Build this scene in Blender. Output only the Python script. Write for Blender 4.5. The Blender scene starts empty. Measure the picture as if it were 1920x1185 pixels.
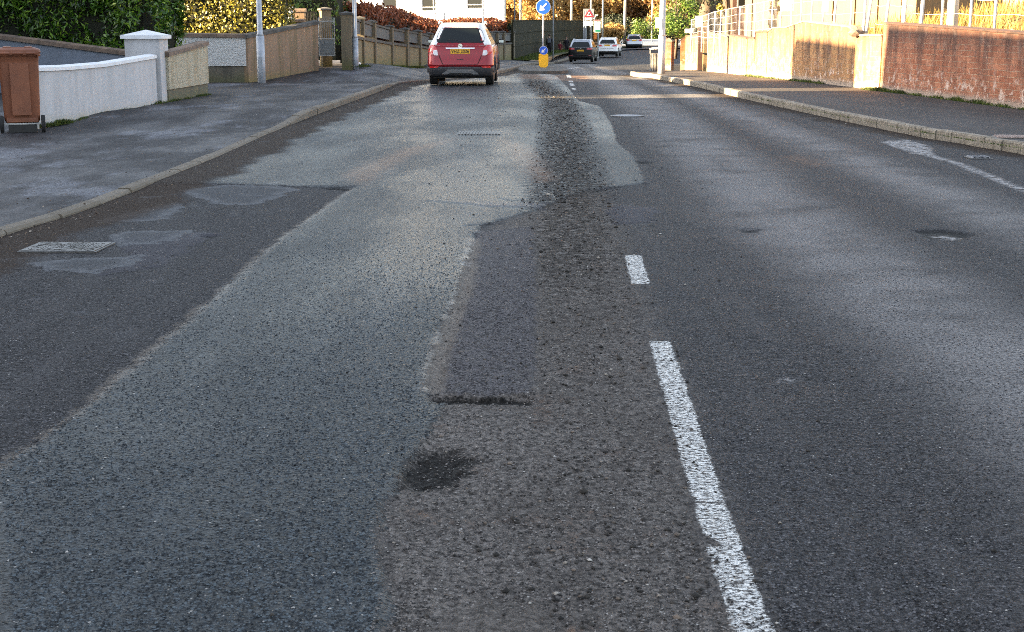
import bpy, bmesh, math, random
import numpy as np
from mathutils import Vector, Matrix
random.seed(7); rng = np.random.default_rng(11)
S = bpy.context.scene; COL = S.collection
PI = math.pi; rad = math.radians

# ------------------------------------------------------------------ camera
W, H, F, HOR, CH = 1920.0, 1185.0, 2600.0, 50.0, 1.55
PHI = math.atan((H/2-HOR)/F)
cam = bpy.data.cameras.new('camera'); cam_o = bpy.data.objects.new('camera', cam); COL.objects.link(cam_o)
cam.sensor_width = 36; cam.lens = F/W*36; cam.clip_end = 3000; cam.clip_start = .1
cam_o.location = (0, 0, CH); cam_o.rotation_euler = (PI/2-PHI, 0, 0)
cam.dof.use_dof = True; cam.dof.focus_distance = 9.0; cam.dof.aperture_fstop = 11
S.camera = cam_o
# ------------------------------------------------------------------ light
SUN_EL, SUN_T = rad(15), (.985, .17)          # elevation, ground direction the light travels
w = bpy.data.worlds.new('World'); S.world = w; w.use_nodes = True
nt = w.node_tree; bg = nt.nodes['Background']
sky = nt.nodes.new('ShaderNodeTexSky'); sky.sky_type = 'NISHITA'; sky.sun_disc = False
sky.sun_elevation = SUN_EL; sky.sun_rotation = math.atan2(-SUN_T[0], -SUN_T[1])
sky.altitude = 50; sky.air_density = 1.0; sky.dust_density = 1.5
hs = nt.nodes.new('ShaderNodeHueSaturation'); hs.inputs['Saturation'].default_value = .56
nt.links.new(sky.outputs[0], hs.inputs['Color']); nt.links.new(hs.outputs[0], bg.inputs[0]); bg.inputs[1].default_value = .052
sl = bpy.data.lights.new('sun', 'SUN'); sl.energy = 5.0; sl.angle = rad(.5); sl.color = (1, .74, .42)
so = bpy.data.objects.new('sun', sl); COL.objects.link(so)
so.rotation_euler = Vector((SUN_T[0]*math.cos(SUN_EL), SUN_T[1]*math.cos(SUN_EL), -math.sin(SUN_EL))).to_track_quat('-Z', 'Y').to_euler()
S.view_settings.view_transform = 'Standard'; S.view_settings.look = 'None'
S.view_settings.gamma = 1; S.view_settings.use_curve_mapping = False
S.view_settings.exposure = 3.55
S.cycles.use_denoising = False; S.cycles.denoiser = 'OPENIMAGEDENOISE'; S.cycles.denoising_input_passes = 'RGB_ALBEDO_NORMAL'; S.cycles.denoising_prefilter = 'ACCURATE'; S.cycles.sample_clamp_indirect = .22; S.cycles.sample_clamp_direct = 2.; S.cycles.filter_width = .85; S.cycles.max_bounces = 6; S.cycles.diffuse_bounces = 3; S.cycles.glossy_bounces = 3; S.cycles.transparent_max_bounces = 8

# ------------------------------------------------------------------ geometry of the place
def sstep(a, b, x):
    t = np.clip((x-a)/(b-a), 0, 1); return t*t*(3-2*t)
def prof(Y): return np.interp(Y, [-1e3, 36, 45, 61, 80, 108, 134, 156, 190, 400], [0, 0, -.06, -.3, -.52, -1.24, -1.2, -.92, -.7, 1])
def terr(X, Y):
    return prof(Y) + .34*sstep(-2.2, -4.8, X)*sstep(35, 42, Y)*(1-sstep(45, 58, Y)) + .25*sstep(1, -4, X-(Y-60)*.05)*sstep(58, 66, Y)
def ray(px, py):
    d = Vector((px-W/2, F*math.cos(PHI)-(py-H/2)*math.sin(PHI), -F*math.sin(PHI)-(py-H/2)*math.cos(PHI)))
    return d/d.y
def P(px, py, dz=0.0):
    d = ray(px, py); Y = 2.5
    while Y < 400:
        if CH+d.z*Y <= terr(d.x*Y, Y)+dz: break
        Y += .05 if Y < 60 else .25
    return Vector((d.x*Y, Y, float(terr(d.x*Y, Y))+dz))
def PY(px, py, Y):
    d = ray(px, py); return Vector((d.x*Y, Y, CH+d.z*Y))

# ------------------------------------------------------------------ object helpers
def tag(o, label=None, cat=None, group=None, kind=None):
    if label: o['label'] = label
    if cat: o['category'] = cat
    if group: o['group'] = group
    if kind: o['kind'] = kind
    return o
def thing(name, label, cat, loc=(0, 0, 0), rz=0, group=None):
    o = bpy.data.objects.new(name, None); COL.objects.link(o); o.location = loc; o.rotation_euler = (0, 0, rz)
    o.empty_display_size = .2
    return tag(o, label, cat, group)
def link(name, me, mats, parent=None, smooth=False, loc=None):
    if not isinstance(mats, (list, tuple)): mats = [mats]
    for m in mats: me.materials.append(m)
    if smooth: me.polygons.foreach_set('use_smooth', [True]*len(me.polygons))
    o = bpy.data.objects.new(name, me); COL.objects.link(o)
    if parent: o.parent = parent
    if loc: o.location = loc
    return o
class MB:
    def __init__(s): s.v = []; s.f = []; s.m = []
    def add(s, vs, fs, mi=0):
        n = len(s.v); s.v += [tuple(v) for v in vs]; s.f += [tuple(i+n for i in f) for f in fs]; s.m += [mi]*len(fs); return s
    def box(s, x0, x1, y0, y1, z0, z1, mi=0):
        return s.add([(x0,y0,z0),(x1,y0,z0),(x1,y1,z0),(x0,y1,z0),(x0,y0,z1),(x1,y0,z1),(x1,y1,z1),(x0,y1,z1)],
                     [(0,3,2,1),(4,5,6,7),(0,1,5,4),(1,2,6,5),(2,3,7,6),(3,0,4,7)], mi)
    def hexa(s, b, t, mi=0):
        return s.add(list(b)+list(t), [(0,3,2,1),(4,5,6,7),(0,1,5,4),(1,2,6,5),(2,3,7,6),(3,0,4,7)], mi)
    def pyr(s, x0, x1, y0, y1, z0, z1, mi=0):
        return s.add([(x0,y0,z0),(x1,y0,z0),(x1,y1,z0),(x0,y1,z0),((x0+x1)/2,(y0+y1)/2,z1)], [(0,3,2,1),(0,1,4),(1,2,4),(2,3,4),(3,0,4)], mi)
    def tube(s, pts, r, n=8, mi=0, cap=True):
        pts = [Vector(p) for p in pts]; k = len(pts)
        rr = r if isinstance(r, (list, tuple)) else [r]*k
        base = []; up0 = None
        for i, p in enumerate(pts):
            t = (pts[min(i+1, k-1)]-pts[max(i-1, 0)]).normalized()
            up = Vector((0, 0, 1)) if abs(t.z) < .9 else Vector((1, 0, 0))
            a = t.cross(up).normalized(); b = t.cross(a)
            base += [p+a*math.cos(2*PI*j/n)*rr[i]+b*math.sin(2*PI*j/n)*rr[i] for j in range(n)]
        fs = [(i*n+j, i*n+(j+1) % n, (i+1)*n+(j+1) % n, (i+1)*n+j) for i in range(k-1) for j in range(n)]
        if cap: fs += [tuple(range(n-1, -1, -1)), tuple((k-1)*n+j for j in range(n))]
        return s.add(base, fs, mi)
    def prism(s, poly, y0, y1, mi=0):       # poly in x,z extruded along y
        n = len(poly)
        return s.add([(x, y0, z) for x, z in poly]+[(x, y1, z) for x, z in poly],
                     [tuple(range(n)), tuple(range(2*n-1, n-1, -1))]+[(i, i+n, (i+1) % n+n, (i+1) % n) for i in range(n)], mi)
    def rings(s, rs, mi=0, cap=True):
        n = len(rs[0]); vs = [p for r in rs for p in r]
        fs = [(i*n+j, i*n+(j+1) % n, (i+1)*n+(j+1) % n, (i+1)*n+j) for i in range(len(rs)-1) for j in range(n)]
        if cap: fs += [tuple(range(n-1, -1, -1)), tuple((len(rs)-1)*n+j for j in range(n))]
        return s.add(vs, fs, mi)
    def mesh(s, name='m', bevel=0):
        me = bpy.data.meshes.new(name); me.from_pydata(s.v, [], s.f)
        me.polygons.foreach_set('material_index', s.m); me.update()
        bm = bmesh.new(); bm.from_mesh(me); bmesh.ops.recalc_face_normals(bm, faces=bm.faces)
        if bevel: bmesh.ops.bevel(bm, geom=[e for e in bm.edges], offset=bevel, segments=2, affect='EDGES', profile=.6)
        bm.to_mesh(me); bm.free(); return me
    def build(s, name, mats, parent=None, bevel=0, smooth=False, loc=None):
        return link(name, s.mesh(name, bevel), mats, parent, smooth, loc)
def fastmesh(name, V, Fq):
    me = bpy.data.meshes.new(name); V = np.asarray(V, 'f'); Fq = np.asarray(Fq, 'i'); k = Fq.shape[1]
    me.vertices.add(len(V)); me.vertices.foreach_set('co', V.ravel())
    me.loops.add(Fq.size); me.loops.foreach_set('vertex_index', Fq.ravel())
    me.polygons.add(len(Fq)); me.polygons.foreach_set('loop_start', np.arange(0, Fq.size, k, dtype='i'))
    me.polygons.foreach_set('loop_total', np.full(len(Fq), k, 'i')); me.update(calc_edges=True); me.validate(); return me
def gridmesh(name, X, Y, Z):
    r, c = X.shape; V = np.stack([X, Y, Z], -1).reshape(-1, 3)
    i = (np.arange(r-1)[:, None]*c+np.arange(c-1)[None]).ravel()
    return fastmesh(name, V, np.stack([i, i+1, i+c+1, i+c], 1))

# ------------------------------------------------------------------ materials
class G:
    def __init__(s, name):
        s.m = bpy.data.materials.new(name); s.m.use_nodes = True; s.t = s.m.node_tree
        s.b = s.t.nodes['Principled BSDF']; s.pos = s.t.nodes.new('ShaderNodeNewGeometry').outputs['Position']
        s.obj = s.t.nodes.new('ShaderNodeTexCoord').outputs['Object']
    def n(s, ty, ins={}, out=0, **kw):
        nd = s.t.nodes.new(ty)
        for k, v in kw.items(): setattr(nd, k, v)
        for k, v in ins.items():
            if isinstance(v, bpy.types.NodeSocket): s.t.links.new(v, nd.inputs[k])
            elif v is not None:
                if isinstance(v, tuple) and len(v) == 3 and nd.inputs[k].type == 'RGBA': v = (*v, 1)
                nd.inputs[k].default_value = v
        return nd.outputs[out]
    def M(s, op, a, b=None, c=None, clamp=False): return s.n('ShaderNodeMath', {0: a, 1: b, 2: c}, operation=op, use_clamp=clamp)
    def mul(s, a, b): return s.M('MULTIPLY', a, b)
    def add(s, a, b): return s.M('ADD', a, b)
    def noise(s, scale, detail=4, rough=.55, vec=None, out=0): return s.n('ShaderNodeTexNoise', {'Vector': vec or s.obj, 'Scale': scale, 'Detail': detail, 'Roughness': rough}, out)
    def vor(s, scale, vec=None, out=0, **kw): return s.n('ShaderNodeTexVoronoi', {'Vector': vec or s.obj, 'Scale': scale}, out, **kw)
    def scale(s, vec, xyz, loc=(0, 0, 0)): return s.n('ShaderNodeMapping', {'Vector': vec, 'Scale': xyz, 'Location': loc})
    def map(s, v, a, b, c=0., d=1., smooth=True):
        return s.n('ShaderNodeMapRange', {0: v, 1: a, 2: b, 3: c, 4: d}, interpolation_type='SMOOTHSTEP' if smooth else 'LINEAR')
    def mix(s, f, a, b, blend='MIX'): return s.n('ShaderNodeMix', {0: f, 6: a, 7: b}, 2, data_type='RGBA', blend_type=blend)
    def attr(s, name): return s.n('ShaderNodeAttribute', {}, 2, attribute_name=name)
    def isl(s): return s.n('ShaderNodeNewGeometry', {}, 'Random Per Island')
    def set(s, **kw):
        for k, v in kw.items():
            k = {'base': 'Base Color', 'rough': 'Roughness', 'metal': 'Metallic', 'spec': 'Specular IOR Level', 'normal': 'Normal',
                 'coat': 'Coat Weight', 'trans': 'Transmission Weight', 'sub': 'Subsurface Weight'}.get(k, k)
            if isinstance(v, bpy.types.NodeSocket): s.t.links.new(v, s.b.inputs[k])
            else: s.b.inputs[k].default_value = (*v, 1) if isinstance(v, tuple) else v
        return s
    def bump(s, h, dist=.01, strength=1., normal=None): return s.n('ShaderNodeBump', {'Height': h, 'Distance': dist, 'Strength': strength, 'Normal': normal})
def mat(name, c, c2=None, sc=3, rough=.7, bump=.0, bsc=60, metal=0., spec=.5, coat=0.):
    g = G(name); c2 = c2 or tuple(x*.7 for x in c)
    f = g.map(g.noise(sc, 6, .6), .35, .65)
    fine = g.noise(bsc, 5, .7)
    col = g.mix(f, c, c2); col = g.mix(g.map(fine, .3, .7, 0., .35), col, tuple(x*.6 for x in c))
    g.set(base=col, rough=rough, metal=metal, spec=spec, coat=coat)
    if bump: g.set(normal=g.bump(g.add(fine, g.mul(g.noise(bsc*.2), .6)), bump, .8))
    return g.m
def plain(name, c, rough=.5, metal=0., coat=0., spec=.5):
    g = G(name); n = g.noise(18, 4)
    g.set(base=g.mix(g.map(n, .35, .7, 0., .35), c, tuple(x*.65 for x in c)), rough=g.map(n, .3, .7, rough, min(1, rough+.15)), metal=metal, coat=coat, spec=spec); return g.m
def leafmat(name, cols, rough=.5, tr=.25):
    g = G(name); r = g.isl()
    cr = g.t.nodes.new('ShaderNodeValToRGB'); cr.color_ramp.interpolation = 'LINEAR'
    while len(cr.color_ramp.elements) < len(cols): cr.color_ramp.elements.new(.5)
    for e, (p, c) in zip(cr.color_ramp.elements, cols): e.position = p; e.color = (*c, 1)
    g.t.links.new(r, cr.inputs[0]); big = g.map(g.noise(1.3, 3), .3, .7, .65, 1.25)
    col = g.n('ShaderNodeVectorMath', {0: cr.outputs[0], 3: big}, operation='SCALE')
    g.set(base=col, rough=rough)
    tn = g.n('ShaderNodeBsdfTranslucent', {'Color': col}); mx = g.n('ShaderNodeMixShader', {0: tr, 1: g.b.outputs[0], 2: tn})
    g.t.links.new(mx, g.t.nodes['Material Output'].inputs[0]); return g.m
def stained(name, c, dark, low=None, stain=.8, rough=.85, bsc=90, green=None, lowh=.35, bump=.004):
    """render with vertical rain streaks, dirt near the ground and moss"""
    g = G(name); st = g.noise(1., 6, .65, g.scale(g.obj, (5, 5, .55))); n = g.noise(2.2, 7, .65); fine = g.noise(bsc, 5, .7)
    z = g.n('ShaderNodeSeparateXYZ', {0: g.obj}, 2)
    col = g.mix(g.mul(g.map(st, .42, .68), stain), c, dark); col = g.mix(g.map(n, .4, .7, 0., .35), col, tuple(x*.7 for x in c))
    if low: col = g.mix(g.mul(g.map(g.add(z, g.mul(n, .3)), lowh+.15, .15), .8), col, low)
    if green: col = g.mix(g.mul(g.map(g.add(z, g.mul(st, .5)), .65, .2), .75), col, green)
    col = g.mix(g.map(fine, .3, .7, 0., .4), col, tuple(x*.55 for x in c))
    g.set(base=col, rough=rough, normal=g.bump(fine, bump, .7)); return g.m

def m_harl(name, c, dark):
    g = G(name); v = g.vor(45); cid = g.n('ShaderNodeSeparateColor', {0: g.vor(45, out=1)}, 0)
    st = g.noise(1., 6, .6, g.scale(g.obj, (6, 6, .5)))
    col = g.mix(g.map(v, .2, .6), c, tuple(x*.6 for x in c)); col = g.mix(g.map(cid, .5, 1., 0., .5), col, dark)
    col = g.mix(g.mul(g.map(st, .45, .62), .55), col, dark)
    g.set(base=col, rough=.9, normal=g.bump(v, -.02, 1.)); return g.m
def m_brick(name='red_brick', c1=(.30, .100, .048), c2=(.42, .175, .095), mo=(.48, .31, .20), dk=.7):
    g = G(name); x = g.scale(g.obj, (1, 1, 1)); sx = g.n('ShaderNodeSeparateXYZ', {0: x}, 0); sz = g.n('ShaderNodeSeparateXYZ', {0: x}, 2)
    wob = g.mul(g.noise(3, 3), .02)
    uv = g.n('ShaderNodeCombineXYZ', {0: g.add(sx, wob), 1: g.add(sz, wob), 2: 0.})
    br = g.t.nodes.new('ShaderNodeTexBrick'); g.t.links.new(uv, br.inputs['Vector'])
    for k, v in {'Color1': (*c1, 1), 'Color2': (*c2, 1), 'Mortar': (*mo, 1), 'Scale': 1., 'Mortar Size': .006, 'Brick Width': .30, 'Row Height': .11, 'Mortar Smooth': .3, 'Bias': -.1}.items(): br.inputs[k].default_value = v
    col = br.outputs[0]; st = g.noise(1., 7, .65, g.scale(g.obj, (2.6, 2.6, .35)))
    nz = g.noise(5, 8, .7); topd = g.map(g.add(sz, g.mul(nz, .5)), 1.0, 1.75)
    col = g.mix(g.mul(g.mul(g.map(st, .44, .60), dk), g.map(sz, .2, 1.2, .45, 1.)), col, (.045, .026, .022))
    col = g.mix(g.map(g.noise(2.2, 8, .75, None), .42, .62, 0., .5), col, tuple(x*.6 for x in c1))
    col = g.mix(g.mul(topd, .75), col, (.045, .032, .028))
    ef = g.mul(g.map(g.add(nz, g.mul(g.noise(30, 5, .8), .35)), .69, .80), g.map(sz, .75, .1, .12, 1.)); col = g.mix(g.mul(ef, .9), col, (.62, .48, .40))
    col = g.mix(g.mul(g.map(g.add(sz, g.mul(nz, .25)), .32, .16), .85), col, (.33, .27, .22))
    g.set(base=col, rough=.9, normal=g.bump(g.add(g.mul(br.outputs[1], -1.), g.mul(nz, .8)), .012, .9)); return g.m
def m_tar(name, c, c2, chips=55, patch=None, rough=.75, damp=0.):
    g = G(name); v = g.vor(chips, g.pos); cid = g.n('ShaderNodeSeparateColor', {0: g.vor(chips, g.pos, 1)}, 0)
    n = g.noise(.9, 8, .65, g.scale(g.pos, (1.2, .5, 1))); n2 = g.noise(14, 6, .7, g.pos)
    col = g.mix(g.map(n, .42, .62), c, c2); col = g.mix(g.map(cid, 0., 1., 0., .65), col, tuple(x*.35 for x in c))
    if patch: col = g.mix(g.mul(g.map(g.noise(.55, 8, .7, g.scale(g.pos, (1.3, .55, 1), (7, 3, 0))), .52, .62), g.map(g.noise(38, 6, .8, g.pos), .42, .56, .0, 1.)), col, patch)
    g.set(base=col, spec=.25, rough=g.map(n, .35, .65, rough, rough-damp), normal=g.bump(g.add(v, n2), .008, .8)); return g.m

M = {}
M['pave'] = m_tar('pavement_tarmac', (.028, .026, .028), (.056, .051, .055), 40, (.15, .155, .18), .7, .2)
M['pave_r'] = m_tar('right_pavement_tarmac', (.060, .055, .052), (.085, .077, .074), 60, None, .75)
M['kerb'] = None
M['brick'] = m_brick(); M['brick_l'] = m_brick('pale_sunlit_brick', (.33, .155, .065), (.44, .24, .10), (.45, .30, .16), .85)  # paler brick, also yellowed so the sunlit stretches turn golden
M['white_render'] = stained('grey_white_render', (.53, .53, .55), (.36, .36, .37), (.40, .37, .29), .5, bsc=140, lowh=.20)
M['white_paint'] = mat('white_masonry_paint', (.80, .82, .86), (.68, .70, .74), 5, .6, .002)
M['grey_blue'] = stained('blue_grey_render', (.20, .235, .30), (.15, .17, .21), None, .5)
M['harl_cream'] = m_harl('cream_pebbledash', (.66, .60, .46), (.33, .27, .17))
M['harl_white'] = m_harl('white_pebbledash', (.85, .85, .83), (.60, .60, .60))
M['coping'] = mat('weathered_coping', (.22, .155, .115), (.11, .085, .07), 4, .9, .006)
M['coping_dark'] = mat('dark_coping', (.10, .095, .09), (.05, .05, .045), 4, .9, .006)
M['plinth'] = stained('damp_plinth', (.16, .14, .11), (.06, .055, .045), None, .8, green=(.09, .10, .03))
M['tan_render'] = stained('tan_render', (.29, .195, .13), (.13, .105, .05), None, .85, green=(.17, .15, .035))
M['olive_render'] = stained('olive_stained_render', (.20, .16, .09), (.13, .115, .06), None, .8, green=(.12, .12, .03))
M['pier'] = stained('pier_render', (.16, .13, .085), (.05, .045, .03), None, .8, green=(.10, .10, .03))
M['panel'] = mat('dark_grey_panel', (.075, .08, .09), (.05, .055, .06), 3, .7)
M['galv'] = mat('galvanised_steel', (.42, .45, .50), (.30, .33, .37), 8, .5, .0, metal=.3)
M['pale_pole'] = mat('pale_painted_pole', (.62, .60, .55), (.50, .47, .42), 6, .6)
M['grey_metal'] = mat('grey_painted_metal', (.30, .32, .34), (.22, .23, .25), 8, .5)
M['light_metal'] = mat('light_painted_metal', (.60, .60, .60), (.45, .45, .45), 8, .5)
M['bin'] = mat('brown_plastic', (.24, .080, .036), (.17, .056, .026), 3, .55, .001, 150)
M['black'] = plain('black_plastic', (.012, .012, .013), .5)
M['rubber'] = plain('tyre_rubber', (.018, .018, .019), .8)
M['white'] = plain('white_plastic', (.75, .76, .78), .4)
M['blue'] = plain('blue_sign_face', (.010, .10, .62), .35)
M['yellow'] = plain('yellow_bollard_plastic', (.95, .50, .012), .4)
M['redp'] = plain('red_sign_border', (.62, .02, .03), .4)
M['green'] = plain('green_sign_band', (.01, .20, .12), .4)
M['paleg'] = plain('pale_green_plastic', (.55, .68, .60), .45)
M['orange'] = plain('orange_plastic', (.75, .22, .03), .5)
M['chrome'] = plain('chrome', (.8, .8, .82), .15, 1.)
M['wood'] = mat('brown_boards', (.09, .040, .028), (.05, .025, .02), 5, .8)
M['fence_green'] = None
M['house'] = mat('white_house_render', (.80, .80, .80), (.72, .71, .69), .6, .8, .003, 30)
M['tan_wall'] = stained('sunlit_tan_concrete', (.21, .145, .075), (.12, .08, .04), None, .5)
M['skin'] = plain('skin', (.50, .30, .22), .55); M['hair'] = plain('brown_hair', (.05, .025, .015), .6)
M['dark_cloth'] = plain('dark_cloth', (.014, .013, .018), .9); M['maroon'] = plain('maroon_cloth', (.12, .012, .02), .9)
M['grey_cloth'] = plain('grey_school_cloth', (.07, .07, .08), .9); M['bag'] = plain('grey_bag', (.10, .11, .13), .8)
M['soil'] = mat('earth', (.06, .05, .03), (.04, .035, .02), 1, .95)
M['bark'] = mat('bark', (.12, .085, .06), (.06, .045, .035), 3, .9, .02, 20)
M['dark_core'] = plain('hedge_dark_core', (.012, .014, .007), .95)
M['laurel'] = leafmat('laurel_leaves', [(0, (.010, .032, .004)), (.4, (.028, .085, .007)), (.75, (.085, .18, .012)), (1, (.22, .34, .03))], .34, .15)
M['gold'] = leafmat('golden_hedge_leaves', [(0, (.07, .07, .01)), (.4, (.19, .17, .025)), (.75, (.33, .29, .04)), (1, (.50, .44, .08))], .5, .2)
M['beech'] = leafmat('russet_beech_leaves', [(0, (.05, .015, .008)), (.5, (.19, .055, .022)), (1, (.32, .11, .045))], .6, .25)
M['autumn'] = leafmat('autumn_leaves', [(0, (.12, .07, .02)), (.4, (.34, .20, .06)), (.8, (.48, .31, .11)), (1, (.60, .44, .17))], .6, .35)
M['brownl'] = leafmat('brown_leaves', [(0, (.08, .045, .020)), (.5, (.24, .14, .055)), (1, (.38, .25, .11))], .6, .35)
M['green_l'] = leafmat('green_leaves', [(0, (.02, .05, .008)), (.5, (.07, .14, .02)), (1, (.20, .28, .05))], .5, .25)
M['dark_l'] = leafmat('dark_evergreen_leaves', [(0, (.006, .012, .005)), (.6, (.02, .032, .012)), (1, (.05, .06, .02))], .6, .1)
M['moss'] = leafmat('moss_and_weeds', [(0, (.02, .03, .005)), (.5, (.05, .085, .01)), (1, (.13, .15, .02))], .8, .2)
M['drygrass'] = leafmat('dry_grass_blades', [(0, (.16, .09, .02)), (.5, (.34, .22, .05)), (1, (.50, .36, .10))], .7, .3)
def m_fence():
    g = G('green_mesh_screen'); z = g.n('ShaderNodeSeparateXYZ', {0: g.obj}, 2); x = g.n('ShaderNodeSeparateXYZ', {0: g.obj}, 0)
    n = g.noise(1.5, 6, .6, g.scale(g.obj, (1, 1, .5)))
    rib = g.M('SINE', g.mul(x, 9.))
    col = g.mix(g.map(n, .35, .65), (.020, .021, .013), (.036, .034, .020)); col = g.mix(g.map(z, .0, .9, .5, 0.), col, (.012, .012, .008))
    g.set(base=col, spec=.1, rough=.9, normal=g.bump(rib, .01, .6)); return g.m
M['fence_green'] = m_fence()
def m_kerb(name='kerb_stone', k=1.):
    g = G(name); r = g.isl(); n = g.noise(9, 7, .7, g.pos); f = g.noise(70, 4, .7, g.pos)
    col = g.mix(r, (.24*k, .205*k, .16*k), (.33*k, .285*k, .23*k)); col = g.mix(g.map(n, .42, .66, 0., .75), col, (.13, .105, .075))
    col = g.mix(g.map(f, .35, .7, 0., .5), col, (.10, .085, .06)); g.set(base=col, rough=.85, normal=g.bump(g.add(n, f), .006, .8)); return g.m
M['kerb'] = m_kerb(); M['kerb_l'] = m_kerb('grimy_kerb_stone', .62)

# ------------------------------------------------------------------ road sheet with its patches as signed distances
def sdf(poly, X, Y):                           # >0 inside, metres
    p = np.array([(q[0], q[1]) for q in poly]); d = np.full(X.shape, 1e9); ins = np.zeros(X.shape, bool)
    for i in range(len(p)):
        a = p[i]; b = p[(i+1) % len(p)]; e = b-a; L = e@e+1e-12
        t = np.clip(((X-a[0])*e[0]+(Y-a[1])*e[1])/L, 0, 1)
        d = np.minimum(d, np.hypot(X-a[0]-t*e[0], Y-a[1]-t*e[1]))
        c = (a[1] > Y) != (b[1] > Y)
        with np.errstate(divide='ignore', invalid='ignore'):
            xi = (b[0]-a[0])*(Y-a[1])/(b[1]-a[1])+a[0]
        ins ^= c & (X < xi)
    return np.where(ins, d, -d)
def line(pts, X, Y):
    d = np.full(X.shape, 1e9)
    p = np.array([(q[0], q[1]) for q in pts])
    for i in range(len(p)-1):
        a = p[i]; e = p[i+1]-a; t = np.clip(((X-a[0])*e[0]+(Y-a[1])*e[1])/(e@e), 0, 1)
        d = np.minimum(d, np.hypot(X-a[0]-t*e[0], Y-a[1]-t*e[1]))
    return d
PX = lambda l: [P(*q) for q in l]
kl_px = [(0, 445), (150, 401), (300, 340), (400, 300), (470, 268), (500, 254), (600, 214), (690, 181), (745, 158)]
KL = [(v.x, v.y) for v in PX(kl_px)]
KL = [(KL[0][0]-.25, -6), (KL[0][0]-.1, 6)]+KL+[(-2.35, 42.5), (-.75, 48), (1.0, 74), (1.9, 84), (3.4, 110), (5.6, 128), (12, 152), (24, 165)]
kr_px = [(1920, 290), (1720, 256), (1570, 225), (1400, 187), (1300, 162), (1220, 146)]
KR = [(v.x, v.y) for v in PX(kr_px)]
KR = [(7.3, -6), (6.9, 5), (6.5, 12)]+KR
KRX = KR+[(4.1, 46.5), (4.15, 50), (4.5, 51.2), (5.4, 51.9), (8, 52.3), (16, 52.6)]
klx = lambda Y: np.interp(Y, [k[1] for k in KL], [k[0] for k in KL])
krx = lambda Y: np.interp(Y, [k[1] for k in KRX], [k[0] for k in KRX])

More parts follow.
